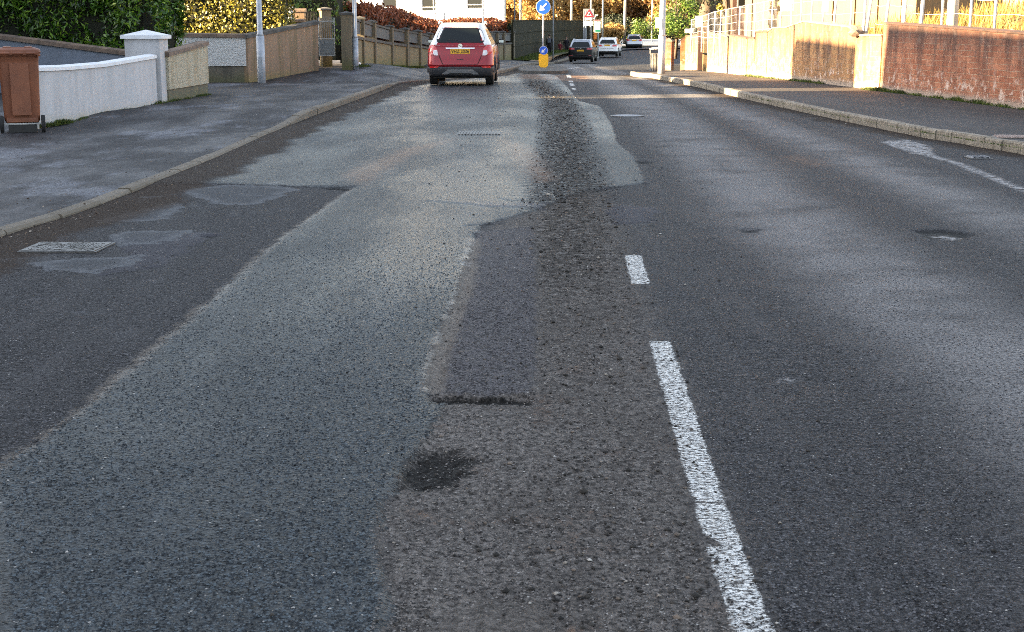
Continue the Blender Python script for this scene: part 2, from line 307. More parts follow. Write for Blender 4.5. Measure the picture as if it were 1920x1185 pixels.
def make_road():
    ys = [-6.]
    while ys[-1] < 3.3: ys.append(ys[-1]+.3)
    while ys[-1] < 7.6: ys.append(ys[-1]+.016)
    while ys[-1] < 220: ys.append(ys[-1]+max(.022, (ys[-1]-7.6)*.0065+.02 if ys[-1] < 60 else .9))
    xs = np.concatenate([np.arange(-60, -9, 4), np.arange(-9, -4.5, .5), np.arange(-4.5, -1.3, .045), np.arange(-1.3, 1.1, .015), np.arange(1.1, 5.2, .05), np.arange(5.2, 10, .3), np.arange(10, 80, 4)])
    X, Y = np.meshgrid(xs, np.array(ys)); Z = terr(X, Y)
    wob = lambda s, a, ph=0: a*(np.sin(X*s*1.7+ph+2*np.sin(Y*s*.9))+np.sin(Y*s*1.3+ph*2+1.5*np.sin(X*s*1.1+1)))*.5
    blue = PX([(-900, 1500), (-500, 1180), (0, 880), (150, 775), (250, 690), (400, 560), (520, 452), (662, 354), (560, 350), (430, 346), (290, 345)])
    blue = [(-.8-1.2, 3.0)] + blue[2:]
    blue += [(-4.4, 17), (-4.3, 36), (-3.2, 40), (-1.5, 48), (0.2, 58)]
    blue += PX([(1000, 137), (1040, 141), (1085, 190), (1125, 200), (1147, 235), (1155, 265), (1190, 298), (1211, 344), (1110, 358), (1060, 372), (1010, 395), (900, 425), (872, 500), (850, 570), (805, 690), (800, 745), (838, 765), (800, 825), (760, 890), (720, 950), (703, 1040), (735, 1110), (722, 1185)])
    blue += [(-.36, 3.0)]
    F_ = {'blue': sdf(blue, X, Y)}
    F_['centre'] = sdf(PX([(700, 1185), (690, 1000), (740, 850), (780, 740), (860, 480), (1010, 380), (1100, 350), (1150, 400), (1180, 520), (1225, 660), (1300, 900), (1390, 1185)])+[(.62, 3.), (-.4, 3.)], X, Y)
    F_['debris'] = .32-line(PX([(985, 135), (1010, 160), (1045, 185), (1060, 240), (1065, 300), (1068, 350), (1075, 420), (1080, 500), (1095, 640), (1120, 900), (1150, 1180)]), X, Y)
    F_['purple'] = sdf(PX([(893, 436), (1000, 428), (1006, 560), (1000, 742), (905, 747), (826, 742), (838, 690), (858, 610), (882, 545)]), X, Y)
    F_['sand'] = .048-line(PX([(888, 450), (880, 500), (872, 545), (850, 605), (828, 655), (815, 700), (812, 735)]), X, Y)
    tr = PX([(806, 745), (998, 748), (998, 762), (850, 758), (810, 760)])
    F_['hole'] = sdf(PX([(806, 745), (998, 747), (998, 761), (930, 757), (870, 755), (808, 760)]), X, Y)  # trench; its dark shadow is also painted near-black into the surface colour
    F_['scrape'] = sdf(PX([(752, 893), (775, 872), (800, 858), (850, 850), (885, 868), (870, 888), (840, 905), (800, 918), (775, 915)]), X, Y)
    F_['crack_shade'] = .011-np.minimum.reduce([line(PX(l), X, Y) for l in [[(-40, 505), (20, 508), (60, 506)], [(408, 443), (370, 462), (330, 480), (290, 496), (250, 508)], [(290, 346), (360, 348), (425, 351)], [(560, 350), (620, 353), (662, 356)], [(1108, 360), (1160, 352), (1210, 345)], [(400, 397), (430, 388), (480, 385)],  # dark lines: cracks, plus the raised overlay edge's shadow painted in
        [(870, 428), (930, 421), (1010, 425)], [(925, 372), (960, 380), (1012, 374)]]])
    sm = [[(62, 494), (140, 484), (268, 481), (255, 500), (180, 511), (90, 510)], [(205, 445), (230, 436), (368, 432), (330, 452), (290, 462), (225, 462)],
          [(185, 418), (230, 400), (330, 380), (350, 386), (300, 418)], [(330, 358), (430, 347), (520, 350), (560, 356), (480, 386), (400, 382)]]
    F_['smooth'] = np.maximum.reduce([sdf(PX(s), X, Y) for s in sm])
    F_['dark'] = np.maximum.reduce([sdf(PX(s), X, Y) for s in [[(1135, 395), (1165, 387), (1232, 390), (1225, 418), (1150, 420)], [(230, 450), (375, 436), (418, 440), (300, 500), (180, 520), (240, 480)],
                                    [(800, 378), (1020, 384), (1015, 394), (925, 390)]]])
    F_['pot'] = np.maximum.reduce([sdf(PX(s), X, Y) for s in [[(1715, 432), (1770, 430), (1825, 440), (1790, 450), (1740, 446)], [(1385, 430), (1425, 430), (1418, 435), (1390, 435)], [(1190, 302), (1228, 303), (1222, 307), (1195, 307)],
                                   [(376, 443), (415, 440), (395, 450)], [(600, 351), (662, 352), (655, 357), (610, 354)]]])
    q = lambda a, b, w0: w0-line([P(*a), P(*b)], X, Y)
    F_['paint'] = np.maximum.reduce([np.minimum(.052-line([P(1237, 641), P(1290, 815), P(1330, 945), (.62, 3.0)], X, Y), P(1237, 641).y-Y), np.minimum(.055-line([P(1186, 478), P(1202, 537)], X, Y), np.where((Y < P(1186, 480).y) & (Y > P(1203, 534).y), .05, -.05))]
        + [sdf(PX([(a, c), (b, c), (b+3, e), (a+3, e)]), X, Y) for a, b, c, e in [(1061, 1069, 140, 146), (1065, 1073, 151.5, 154), (1067, 1075, 156.5, 161.5), (1071, 1078, 165.5, 168)]]
        + [.07-line(PX(l), X, Y) for l in [[(1057, 137), (1053, 131), (1090, 125.5)], [(1120, 120), (1240, 109)], [(1180, 121.5), (1215, 121)]]])
    F_['paint'] = np.minimum(F_['paint'], np.minimum.reduce([line(PX(l), X, Y)-w_ for l, w_ in [([(1290, 943), (1350, 946)], .006), ([(1322, 1018), (1345, 1024)], .022), ([(1375, 1100), (1392, 1104)], .012)]]))
    F_['faint'] = np.maximum.reduce([.06-line(PX([(1700, 280), (1790, 305), (1920, 357)])+[(5.2, 11)], X, Y), sdf(PX([(1652, 266), (1700, 262), (1745, 275), (1750, 292), (1712, 288)]), X, Y)-.0,
                                     .05-line(PX([(1370, 192), (1540, 252)]), X, Y)-.075, sdf(PX([(1742, 441), (1775, 437), (1806, 443), (1785, 446)]), X, Y), sdf(PX([(862, 496), (872, 492), (884, 496), (873, 500)]), X, Y), sdf(PX([(1463, 714), (1472, 711), (1480, 715), (1470, 718)]), X, Y)])
    F_['joint'] = .03-line(PX([(0, 885), (150, 778), (250, 692), (400, 562), (520, 454), (662, 354)])+[], X, Y)
    F_['track'] = np.maximum(.50-np.abs(X-np.interp(Y, [0, 6, 11, 27, 40], [2.35, 2.35, 2.25, 2.75, 2.9])), .36-np.abs(X-np.interp(Y, [0, 11, 17, 30], [4.1, 4.05, 4.1, 4.1])))
    F_['gutter'] = np.maximum(.48-np.abs(X-klx(Y)-.1), .25-np.abs(X-krx(Y)+.1))+.06*np.sin(Y*2.2)+.05*np.sin(Y*5.1+1)
    F_['brown'] = np.maximum.reduce([sdf(PX([(1430, 292), (1500, 288), (1560, 300), (1580, 314), (1500, 316)]), X, Y)*.35-.10, sdf([(.3, 44), (2.3, 41), (2.6, 50), (.3, 51)], X, Y)*.8, sdf(PX([(640, 330), (760, 280), (850, 262), (760, 300), (680, 350)]), X, Y), sdf(PX([(940, 262), (1000, 280), (1040, 340), (1010, 345), (960, 300)]), X, Y)])
    jag = wob(9, .018)+wob(23, .008, 2)+wob(51, .004, 4)
    ss = lambda f, a: sstep(-a, a, f+jag)
    gate = sstep(12, 9, Y)
    Z = Z+.012*ss(F_['blue'], .012)
    Z = Z+.010*ss(F_['purple'], .015)-.02*ss(F_['hole'], .015)-.022*ss(F_['scrape'], .05)-.006*ss(F_['crack_shade'], .008)-.02*ss(F_['pot'], .05)+.004*ss(F_['smooth'], .01)+.006*ss(F_['dark'], .01)
    Z = Z+(wob(3.1, .004)+wob(7, .002, 1))*(1-ss(F_['blue'], .05))
    Z += (.0007+.0018*(F_['centre'] > 0)*(F_['blue'] < 0))*rng.standard_normal(Z.shape)*sstep(16, 8, Y)
    me = gridmesh('road', X, Y, Z)
    for k, f in F_.items():
        a = me.attributes.new(k, 'FLOAT', 'POINT'); a.data.foreach_set('value', np.clip(f, -2, 2).astype('f').ravel())
    g = G('worn_asphalt_road'); A = g.attr; pos = g.pos
    xy = g.scale(pos, (1, 1, .2))
    e0 = g.add(g.noise(2.6, 6, .7, xy), -.5); e1 = g.add(g.noise(7, 8, .7, xy), -.5); e2 = g.add(g.noise(60, 5, .7, xy), -.5)
    def mk(k, soft=.02, amp=.12, amp2=.04, off=0., amp0=0.):
        return g.map(g.add(g.add(A(k), off), g.add(g.add(g.mul(e1, amp), g.mul(e2, amp2)), g.mul(e0, amp0))), -soft, soft)
    v1 = g.vor(115, xy); c1 = g.n('ShaderNodeSeparateColor', {0: g.vor(115, xy, 1)}, 0); c1b = g.n('ShaderNodeSeparateColor', {0: g.vor(115, xy, 1)}, 1)
    v2 = g.vor(78, xy); c2 = g.n('ShaderNodeSeparateColor', {0: g.vor(78, xy, 1)}, 0)
    n1 = g.noise(1.1, 8, .65, xy); n2 = g.noise(11, 8, .75, xy); n3 = g.noise(42, 6, .75, xy); streak = g.noise(1., 6, .6, g.scale(pos, (3.2, .22, .2)))
    gr = g.map(g.noise(58, 5, .85, xy), .36, .64); gr2 = g.map(g.noise(20, 6, .9, xy), .42, .58)
    dark = g.mix(g.map(g.add(g.mul(c1, .45), g.mul(gr, .55)), .05, .95), (.004, .004, .005), (.150, .146, .155)); dark = g.mix(g.mul(gr2, .62), dark, (.012, .012, .013)); dark = g.mix(g.map(v1, .42, .62, 0., .7), dark, (.005, .005, .006)); dark = g.mix(g.map(streak, .45, .7, 0., .35), dark, (.07, .068, .070))
    track = g.mul(g.mul(g.map(g.add(A('track'), g.mul(e1, .5)), -.35, .40), g.map(n1, .3, .6, .3, 1.)), 1.); dark = g.mix(g.mul(track, g.map(gr, .0, .9, .15, 1.)), dark, (.23, .222, .222))
    blue = g.mix(g.map(g.add(g.mul(c2, .6), g.mul(gr, .4)), .1, .9), (.004, .0055, .007), (.062, .076, .090)); blue = g.mix(g.mul(gr2, .42), blue, (.012, .014, .016)); blue = g.mix(g.map(v2, .44, .64, 0., .65), blue, (.005, .006, .006)); blue = g.mix(g.map(n1, .42, .64, 0., .35), blue, (.050, .052, .052)); blue = g.mix(g.map(streak, .5, .72, 0., .30), blue, (.085, .098, .108))
    cen = g.mix(g.map(n3, .30, .68), (.018, .016, .015), (.28, .252, .232)); cen = g.mix(g.map(n1, .4, .66, 0., .5), cen, (.095, .084, .076)); cen = g.mix(g.map(g.noise(30, 5, .85, xy), .50, .60, 0., .7), cen, (.030, .027, .025))
    rust = g.map(g.noise(2.4, 6, .7, g.scale(pos, (1, 1, .2), (5, 9, 0))), .56, .72); cen = g.mix(g.mul(rust, g.map(n3, .45, .6)), cen, (.17, .095, .055))
    col = g.mix(mk('centre', .16, .5, .1, .02), dark, cen)
    mb = mk('blue', .006, .20, .14); col = g.mix(mb, col, blue)
    deb = g.mul(g.mul(mk('debris', .22, .6, .1), g.map(g.n('ShaderNodeSeparateXYZ', {0: pos}, 1), 6., 10., .25, 1.)), g.map(n2, .40, .54, .0, 1.)); col = g.mix(g.mul(deb, .85), col, g.mix(gr, (.010, .009, .008), (.095, .083, .073)))
    col = g.mix(g.mul(deb, g.map(g.noise(24, 4, .7, xy), .52, .60)), col, (.010, .009, .008))
    pur = g.mix(g.map(c1, 0., 1.), (.026, .025, .027), (.150, .142, .150)); pur = g.mix(g.map(n2, .48, .66, 0., .6), pur, (.10, .09, .085)); mp = mk('purple', .02, .12, .05); col = g.mix(g.mul(mp, .92), col, pur)
    ms = mk('sand', .03, .16, .05); col = g.mix(g.mul(ms, g.map(n3, .3, .55, .3, .95)), col, (.195, .172, .150))
    md = mk('dark', .03, .35, .05, 0., .3); col = g.mix(g.mul(md, .85), col, g.mix(c1, (.034, .034, .042), (.066, .064, .076)))
    msm = mk('smooth', .012, .32, .06, 0., .35); rim = g.mul(msm, g.map(g.add(A('smooth'), g.mul(e0, .3)), .17, .05)); col = g.mix(g.mul(msm, g.map(n2, .3, .6, .35, .8)), col, g.mix(gr, (.024, .026, .030), (.085, .09, .10))); col = g.mix(g.mul(rim, g.map(n2, .35, .6, .15, .85)), col, g.mix(gr, (.07, .075, .083), (.135, .14, .152)))
    mh = g.M('MAXIMUM', mk('hole', .015, .10, .10), mk('pot', .04, .18, .10)); mh = g.M('MAXIMUM', mh, g.mul(mk('scrape', .04, .26, .25, .03), g.map(n3, .2, .45, .9, 1.))); mh = g.M('MAXIMUM', mh, mk('crack_shade', .008, .07, .03, .0, .05)); col = g.mix(g.mul(mh, .93), col, g.mix(c1, (.003, .003, .003), (.022, .020, .018)))
    mj = mk('joint', .02, .22, .14); col = g.mix(g.mul(mj, g.map(n3, .35, .6, .15, .9)), col, (.19, .165, .14))
    mbr = mk('brown', .12, .5, .1); col = g.mix(g.mul(mbr, g.map(n2, .35, .6, .15, .9)), col, (.17, .105, .07))
    mg = mk('gutter', .12, .35, .08); col = g.mix(g.mul(mg, .85), col, g.mix(g.map(n3, .35, .65), (.022, .016, .012), (.075, .056, .043)))
    # frosty salt bloom around the small repairs and the gutter
    frost = g.mul(g.map(g.noise(1.7, 8, .72, g.scale(pos, (1.4, 1, .2), (2, 4, 0))), .56, .70), g.map(g.n('ShaderNodeSeparateXYZ', {0: pos}, 0), -1.4, -2.6)); col = g.mix(g.mul(frost, .35), col, (.17, .175, .19))
    spark = g.mul(g.M('GREATER_THAN', c1b, .992), g.M('LESS_THAN', v1, g.mul(c1, .6))); col = g.mix(g.mul(spark, .75), col, (.45, .43, .40))
    chipm = g.map(g.noise(62, 4, .85, g.scale(pos, (.6, 1.3, .2))), .490, .508); band = g.map(g.noise(2.6, 6, .75, g.scale(pos, (.4, 1.6, .2))), .30, .46, .35, 1.)
    chipm = g.M('MAXIMUM', chipm, g.M('GREATER_THAN', g.mul(band, g.noise(40, 4, .8, xy)), .62))
    mpt = g.mul(g.mul(mk('paint', .005, .05, .05), chipm), band); col = g.mix(mpt, col, (.84, .84, .81))
    mft = g.mul(mk('faint', .05, .16, .08), g.map(n2, .42, .55)); col = g.mix(g.mul(mft, .7), col, (.46, .45, .45))
    h = g.add(g.mul(g.M('SUBTRACT', 1., g.map(v1, 0., .62)), .5), g.mul(n3, .6)); hb = g.add(g.mul(g.M('SUBTRACT', 1., g.map(v2, 0., .60)), .9), g.mul(c2, .5)); hc = g.add(g.mul(n3, 1.6), g.mul(h, .6))
    h = g.add(h, g.mul(mk('centre', .16, .5, .1, .02), g.mul(hc, .7)))
    hh = g.n('ShaderNodeMix', {0: mb, 2: h, 3: hb}, 0); hh = g.n('ShaderNodeMix', {0: g.mul(msm, .8), 2: hh, 3: g.mul(n3, .3)}, 0)
    hh = g.add(hh, g.mul(deb, g.mul(n2, .6)))
    rb = g.map(g.noise(.55, 6, .6, g.scale(pos, (1.2, .35, .2), (3, 1, 0))), .38, .62, .46, .32)
    rough = g.n('ShaderNodeMix', {0: mb, 2: .62, 3: rb}, 0); rough = g.n('ShaderNodeMix', {0: g.M('MAXIMUM', mg, deb), 2: rough, 3: .85}, 0); spec = g.mul(g.n('ShaderNodeMix', {0: mb, 2: .10, 3: .20}, 0), g.map(gr, 0., 1., .35, 1.25))
    g.set(base=col, rough=rough, spec=spec, normal=g.bump(hh, .009, 1.))
    o = link('road', me, g.m, smooth=True); tag(o, kind='structure', label='worn patched asphalt carriageway with loose grit down its middle', cat='road'); return F_, X, Y, Z
FLD, RX, RY, RZ = make_road()

# distant ground sheet
gx, gy = np.meshgrid(np.linspace(-1500, 1500, 40), np.concatenate([np.linspace(-300, 400, 60), np.linspace(450, 2500, 12)]))
g_ = gridmesh('ground', gx, gy, terr(gx, gy)-.25)
tag(link('ground', g_, M['soil']), 'dark earth under and beyond the street', 'ground', kind='structure')

# ------------------------------------------------------------------ pavements, kerbs, verge, embankment
def khl(Y): return .025+.09*sstep(21.5, 24, Y)*(1-sstep(35.5, 37.5, Y))+.085*sstep(44, 46, Y)
def khr(Y): return .125+0*Y
yy = np.concatenate([np.arange(-6, 60, .35), np.arange(60, 175, 1.5)])
tt = np.concatenate([np.linspace(0, .16, 24), np.linspace(.18, 1, 20)])
YY, TT = np.meshgrid(yy, tt, indexing='ij'); XK = klx(YY)-.13; XX = XK-TT**1.5*45
me = gridmesh('pavement', XX, YY, terr(XX, YY)+khl(YY)+.012*sstep(0, .1, TT)); tag(link('pavement', me, M['pave'], smooth=True), 'patchy dark footpath and driveway crossings on the left', 'pavement', kind='structure')
yy = np.concatenate([np.arange(-6, 49.9, .35), np.linspace(50, 52.6, 22)]); tt = np.linspace(0, 1, 26)
YY, TT = np.meshgrid(yy, tt, indexing='ij'); XK = krx(YY)+.13; XX = XK+TT*np.maximum(.05, 17-XK)
me = gridmesh('pavement', XX, YY, terr(XX, YY)+khr(YY)); tag(link('pavement', me, M['pave_r'], smooth=True), 'grey tarmac footpath below the red brick wall on the right', 'pavement', kind='structure')
# far left verge: the footpath sheet carries grass by the green fence
def kerb(name, pts, side, kh, stone, label, gaps=.012, mt='kerb'):
    mb = MB(); p = [Vector((x, y, 0)) for x, y in pts]; seg = []; 
    for a, b in zip(p[:-1], p[1:]):
        L = (b-a).length; seg.append((a, b, L))
    tot = sum(s_[2] for s_ in seg)
    def at(d):
        for a, b, L in seg:
            if d <= L: return a+(b-a)*(d/L)
            d -= L
        return seg[-1][1].copy()
    d = 0
    while d < tot-.1:
        L = random.choice(stone); a = at(d+gaps); b = at(min(tot, d+L-gaps)); t = (b-a); 
        if t.length < .05: d += L; continue
        t.normalize(); nrm = Vector((-t.y, t.x, 0))*side
        hh = random.uniform(-.006, .006); fo = random.uniform(-.006, .006)
        def q(pt, off, z): v = pt+nrm*(off+fo); return (v.x, v.y, float(terr(v.x, v.y))+z)
        za, zb = float(kh(a.y))+.012+hh, float(kh(b.y))+.012+hh
        sec = lambda z: [(0, -.12), (.004, z-.022), (.022, z), (.135, z), (.135, -.12)]
        A_ = [q(a, o, z) for o, z in sec(za)]; B_ = [q(b, o, z) for o, z in sec(zb)]
        mb.add(A_+B_, [(0, 1, 2, 3, 4), (9, 8, 7, 6, 5)]+[(i, i+5, (i+1) % 5+5, (i+1) % 5) for i in range(5)]); d += L
    return tag(mb.build(name, M[mt]), label, 'kerb', kind='structure')
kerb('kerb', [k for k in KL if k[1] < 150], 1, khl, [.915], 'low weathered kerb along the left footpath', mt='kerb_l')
kr = KRX[:-1]
kerb('kerb', kr, -1, khr, [.457, .457, .457, .915], 'pale kerb of short stones along the right footpath')

# ------------------------------------------------------------------ vegetation helpers
def leaves(name, C, N, size, aspect, mats, parent=None, spread=.6, label=None, droop=0., shape='leaf'):
    """C centres, N preferred normals"""
    n = len(C); nn = N+spread*rng.standard_normal((n, 3)); nn /= np.linalg.norm(nn, axis=1)[:, None]+1e-9
    t = rng.standard_normal((n, 3)); t[:, 2] -= droop; t -= (t*nn).sum(1)[:, None]*nn; t /= np.linalg.norm(t, axis=1)[:, None]+1e-9
    b = np.cross(nn, t); s = size*rng.uniform(.6, 1.3, n)[:, None]
    V = np.stack([C-t*s, C+b*s*aspect+nn*s*.15, C+t*s, C-b*s*aspect+nn*s*.15], 1).reshape(-1, 3)
    return link(name, fastmesh(name, V, np.arange(n*4).reshape(n, 4)), mats, parent)
def hedge_pts(path, depth, z0, z1, n, bulge=.15, seed=0, lump=.14):
    """points + normals on a box-like hedge around a plan path; path list of (x,y,z ground)"""
    r = np.random.default_rng(seed); p = np.array(path, float); e = np.diff(p[:, :2], axis=0); L = np.hypot(*e.T); cum = np.concatenate([[0], np.cumsum(L)])
    s = r.uniform(0, cum[-1], n); i = np.clip(np.searchsorted(cum, s)-1, 0, len(L)-1); f = (s-cum[i])/L[i]
    base = p[i]+(p[i+1]-p[i])*f[:, None]; tx = e[i]/L[i][:, None]; nx = np.stack([-tx[:, 1], tx[:, 0]], 1)
    k = r.uniform(0, 1, n); u = r.uniform(-1, 1, n); v = r.uniform(0, 1, n)
    off = np.where(k < .42, depth/2, np.where(k < .72, -depth/2, u*depth/2)); zz = np.where(k < .72, z0+(z1-z0)*v, z1)
    nor = np.zeros((n, 3)); sg = np.where(k < .42, 1, np.where(k < .72, -1, 0)); nor[:, :2] = nx*sg[:, None]; nor[:, 2] = np.where(k < .72, .15, 1)
    end = r.uniform(0, 1, n) < .10; s2 = r.uniform(0, 1, n) < .5
    e0 = np.where(s2, 0, len(p)-1); base[end] = p[e0][end]; tt_ = np.where(s2, -1, 1)[:, None]*np.where(s2[:, None], e[0]/L[0], e[-1]/L[-1])
    off = np.where(end, u*depth/2, off); zz = np.where(end, z0+(z1-z0)*v, zz); nor[end] = np.concatenate([tt_, np.full((n, 1), .1)], 1)[end]
    C = np.zeros((n, 3)); C[:, :2] = base[:, :2]+nx*off[:, None]; C[:, 2] = base[:, 2]+zz
    q = C*[1.9, 1.9, 2.3]; lump_ = lump*(np.sin(q[:, 0]*1.7+2*np.sin(q[:, 2]))+np.sin(q[:, 1]*1.9+1.3*np.sin(q[:, 0]*.8))+np.sin(q[:, 2]*2.9+q[:, 0]*1.3))/1.5
    C += nor/np.linalg.norm(nor, axis=1)[:, None]*(lump_+r.uniform(-bulge, .05, n))[:, None]
    return C, nor
def hedge(name, label, path, depth, z1, n, size, aspect, mat_, seed=0, z0=.05, spread=.7, lump=.14, cat='hedge', sprigs=0, droop=0.):
    t = thing(name, label, cat, tuple(path[0])); o = Vector(path[0])
    pl = [(Vector(q)-o) for q in path]; C, N = hedge_pts(pl, depth, z0, z1, n, .16, seed, lump)
    if sprigs:                                  # shoots standing proud of the surface
        r = np.random.default_rng(seed+5); k = r.integers(0, n, sprigs); sp = []
        for j in range(9):
            sp.append(C[k]+(N[k]*.35+[0, 0, 1.0])*(.03+.035*j)+r.normal(0, .018, (sprigs, 3)))
        SP = np.concatenate(sp); C = np.concatenate([C, SP]); N = np.concatenate([N, np.tile(N[k], (9, 1))*.4+r.normal(0, 1, (len(SP), 3))*.6])
    leaves('foliage', C, N, size, aspect, mat_, t, spread, droop=droop)
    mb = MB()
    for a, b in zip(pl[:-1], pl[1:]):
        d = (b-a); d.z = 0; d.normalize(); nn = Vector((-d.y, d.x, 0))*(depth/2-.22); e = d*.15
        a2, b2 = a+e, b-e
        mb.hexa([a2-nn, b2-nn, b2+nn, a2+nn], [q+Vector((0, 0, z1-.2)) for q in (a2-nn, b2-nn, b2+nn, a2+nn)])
    mb.build('inner_core', M['dark_core'], t)  # solid near-black box filling the middle of the hedge
    return t
def crown_pts(n, rx, rz, cz, lumps, seed, inner=.55):
    r = np.random.default_rng(seed); c = []
    cen = r.normal(0, 1, (lumps, 3)); cen /= np.linalg.norm(cen, axis=1)[:, None]; cen *= r.uniform(.35, .85, lumps)[:, None]
    cen = cen*[rx, rx, rz]+[0, 0, cz]; rr = r.uniform(.22, .42, lumps)*rx
    i = r.integers(0, lumps, n); d = r.normal(0, 1, (n, 3)); d /= np.linalg.norm(d, axis=1)[:, None]
    C = cen[i]+d*(rr[i]*r.uniform(inner, 1.05, n))[:, None]; return C, d, cen
def tree_meshes(n, rx, h, low, lumps, seed, leaf, tw=.16, asp=.5, mtl=None):
    cz = (h+low)/2; C, N, cen = crown_pts(n, rx, (h-low)/2, cz, lumps, seed)
    mb = MB(); mb.tube([(0, 0, -.2), (.05, 0, h*.25), (-.05, .05, h*.55), (0, 0, h*.85)], [tw*1.3, tw, tw*.65, tw*.2], 8)
    r = random.Random(seed)
    for c in cen[:14]:
        z0 = max(.6, min(c[2]*.6, h*.6)); mb.tube([(0, 0, z0), (c[0]*.5, c[1]*.5, (z0+c[2])/2+.1), tuple(c)], [tw*.45, tw*.3, tw*.1], 5)
    return C, N, mb
def tree(name, label, loc, n, rx, h, low, lumps, seed, leaf, mtl, tw=.16, asp=.55, group=None, cat='tree'):
    t = thing(name, label, cat, loc, group=group); C, N, mb = tree_meshes(n, rx, h, low, lumps, seed, leaf, tw)
    leaves('crown', C, N, leaf, asp, mtl, t, .9); mb.build('trunk', M['bark'], t, smooth=True); return t
def copy_tree(src, loc, rz, sc, label, group=None):
    r = src.copy(); COL.objects.link(r); r.location = loc; r.rotation_euler = (0, 0, rz); r.scale = (sc, sc, sc); r['label'] = label
    if group: r['group'] = group
    for ch in src.children:
        c = ch.copy(); COL.objects.link(c); c.parent = r
        for g2 in ch.children:
            d = g2.copy(); COL.objects.link(d); d.parent = c
    return r

# ------------------------------------------------------------------ walls
def wall(name, label, cat, a, b, ha, hb, th, mtl, cop=None, ch=.08, co=.03, plinth=None, ph=.3, base_drop=.25, side=1, n=1, copm='coping', cap_seg=.9, parent=None):
    """wall from a to b (world points on the ground); heights ha, hb; thickness away from the viewer side"""
    a, b = Vector(a), Vector(b); d = b-a; L = math.hypot(d.x, d.y); rz = math.atan2(d.y, d.x)
    t = thing(name, label, cat, tuple(a), rz) if parent is None else parent
    z = d.z; y0, y1 = (0, th*side) if side > 0 else (th*side, 0)
    H0 = ha-(ch if cop else 0); H1 = hb-(ch if cop else 0)+z
    mb = MB(); pl0 = ph if plinth else -base_drop
    mb.hexa([(0, y0, pl0), (L, y0, pl0+(z if plinth else 0)), (L, y1, pl0+(z if plinth else 0)), (0, y1, pl0)], [(0, y0, H0), (L, y0, H1), (L, y1, H1), (0, y1, H0)])
    mb.build('wall_face' if parent is None else 'wall_panel', mtl, t)
    if plinth:
        e = .03; MB().hexa([(.01, y0+e, -base_drop), (L-.01, y0+e, -base_drop), (L-.01, y1-e, -base_drop), (.01, y1-e, -base_drop)], [(.01, y0+e, ph), (L-.01, y0+e, ph+z), (L-.01, y1-e, ph+z), (.01, y1-e, ph)]).build('plinth', plinth, t)
    if cop:
        k = max(1, round(L/cap_seg)); cb = MB()
        for i in range(k):
            f0, f1 = i/k, (i+1)/k; x0, x1 = L*f0+.003-(co if i == 0 else 0), L*f1-.003+(co if i == k-1 else 0); z0, z1 = H0+(H1-H0)*f0, H0+(H1-H0)*f1
            jz = random.uniform(-.003, .004)
            cb.hexa([(x0, y0-co, z0+.002), (x1, y0-co, z1+.002), (x1, y1+co, z1+.002), (x0, y1+co, z0+.002)], [(x0, y0-co*.8, z0+ch*.75+jz), (x1, y0-co*.8, z1+ch*.75+jz), (x1, y1+co*.8, z1+ch*.75+jz), (x0, y1+co*.8, z0+ch*.75+jz)])
            cb.hexa([(x0, y0-co*.8, z0+ch*.75+jz+.001), (x1, y0-co*.8, z1+ch*.75+jz+.001), (x1, y1+co*.8, z1+ch*.75+jz+.001), (x0, y1+co*.8, z0+ch*.75+jz+.001)], [(x0, (y0+y1)/2-.04, z0+ch), (x1, (y0+y1)/2-.04, z1+ch), (x1, (y0+y1)/2+.04, z1+ch), (x0, (y0+y1)/2+.04, z0+ch)])
        cb.build('coping', cop, t)
    return t
def htop(px, py, p): return PY(px, py, p.y).z-p.z

# -- left: white curved garden wall with painted cap, pier
kp = .05
def curved_wall():
    base = [P(48, 245, kp), P(75, 240, kp), P(130, 230, kp), P(200, 217, kp), P(255, 205, .1), P(296, 196, .1)]
    tops = [123, 122.5, 121, 115.5, 106.5, 100]; pxs = [48, 75, 130, 200, 255, 288]
    o = base[3]; t = thing('garden_wall', 'curved low off-white rendered wall with a white painted cap, beside the brown bin', 'wall', tuple(o))
    mb = MB(); cb = MB(); hs = [PY(px, ty, b.y).z-.09 for px, ty, b in zip(pxs, tops, base)]
    def nr(i):
        a = base[max(0, i-1)]; b = base[min(len(base)-1, i+1)]; d = (b-a).normalized(); return Vector((-d.y, d.x, 0)).normalized()
    prof_ = lambda i, th0, th1, z0, z1: [base[i]+nr(i)*th0-o, base[i]+nr(i)*th1-o, z0-o.z, z1-o.z]
    for B_, e, zlo, zhi in ((mb, 0, None, 0), (cb, .035, 0, .085)):
        R = []
        for i in range(len(base)):
            a0, a1, _, _ = prof_(i, -e, .2+e, 0, 0); z0 = (base[i].z-.2 if zlo is None else hs[i]+.002)-o.z; z1 = hs[i]+zhi-o.z
            if zlo is None: R.append([(a0.x, a0.y, z0), (a1.x, a1.y, z0), (a1.x, a1.y, z1), (a0.x, a0.y, z1)])
            else:
                m = (a0+a1)/2; R.append([(a0.x, a0.y, z0), (a1.x, a1.y, z0), (a1.x, a1.y, z0+.05), (m.x, m.y, z1), (a0.x, a0.y, z0+.055)])
        B_.rings(R)
    mb.build('wall_face', M['white_render'], t); cb.build('painted_cap', M['white_paint'], t, smooth=False)
    return base
CW = curved_wall()
pb = P(268, 203, .1)+Vector((.10, .35, 0))      # pier at the end of the white wall
pc = P(303, 196, .1); Yp = pc.y+.02
x0 = PY(229, 100, Yp+.02).x; x1 = PY(304, 100, Yp).x
t = thing('gate_pier', 'square pale grey pier with a white pyramid cap ending the curved white wall', 'pier', ((x0+x1)/2, Yp+.36, pc.z), rad(0))
hw = (x1-x0)/2-.05; zt = PY(260, 73, Yp).z-pc.z
MB().box(-hw, hw, -.33, .33, -.2, zt).build('pier_shaft', M['white_render'], t)
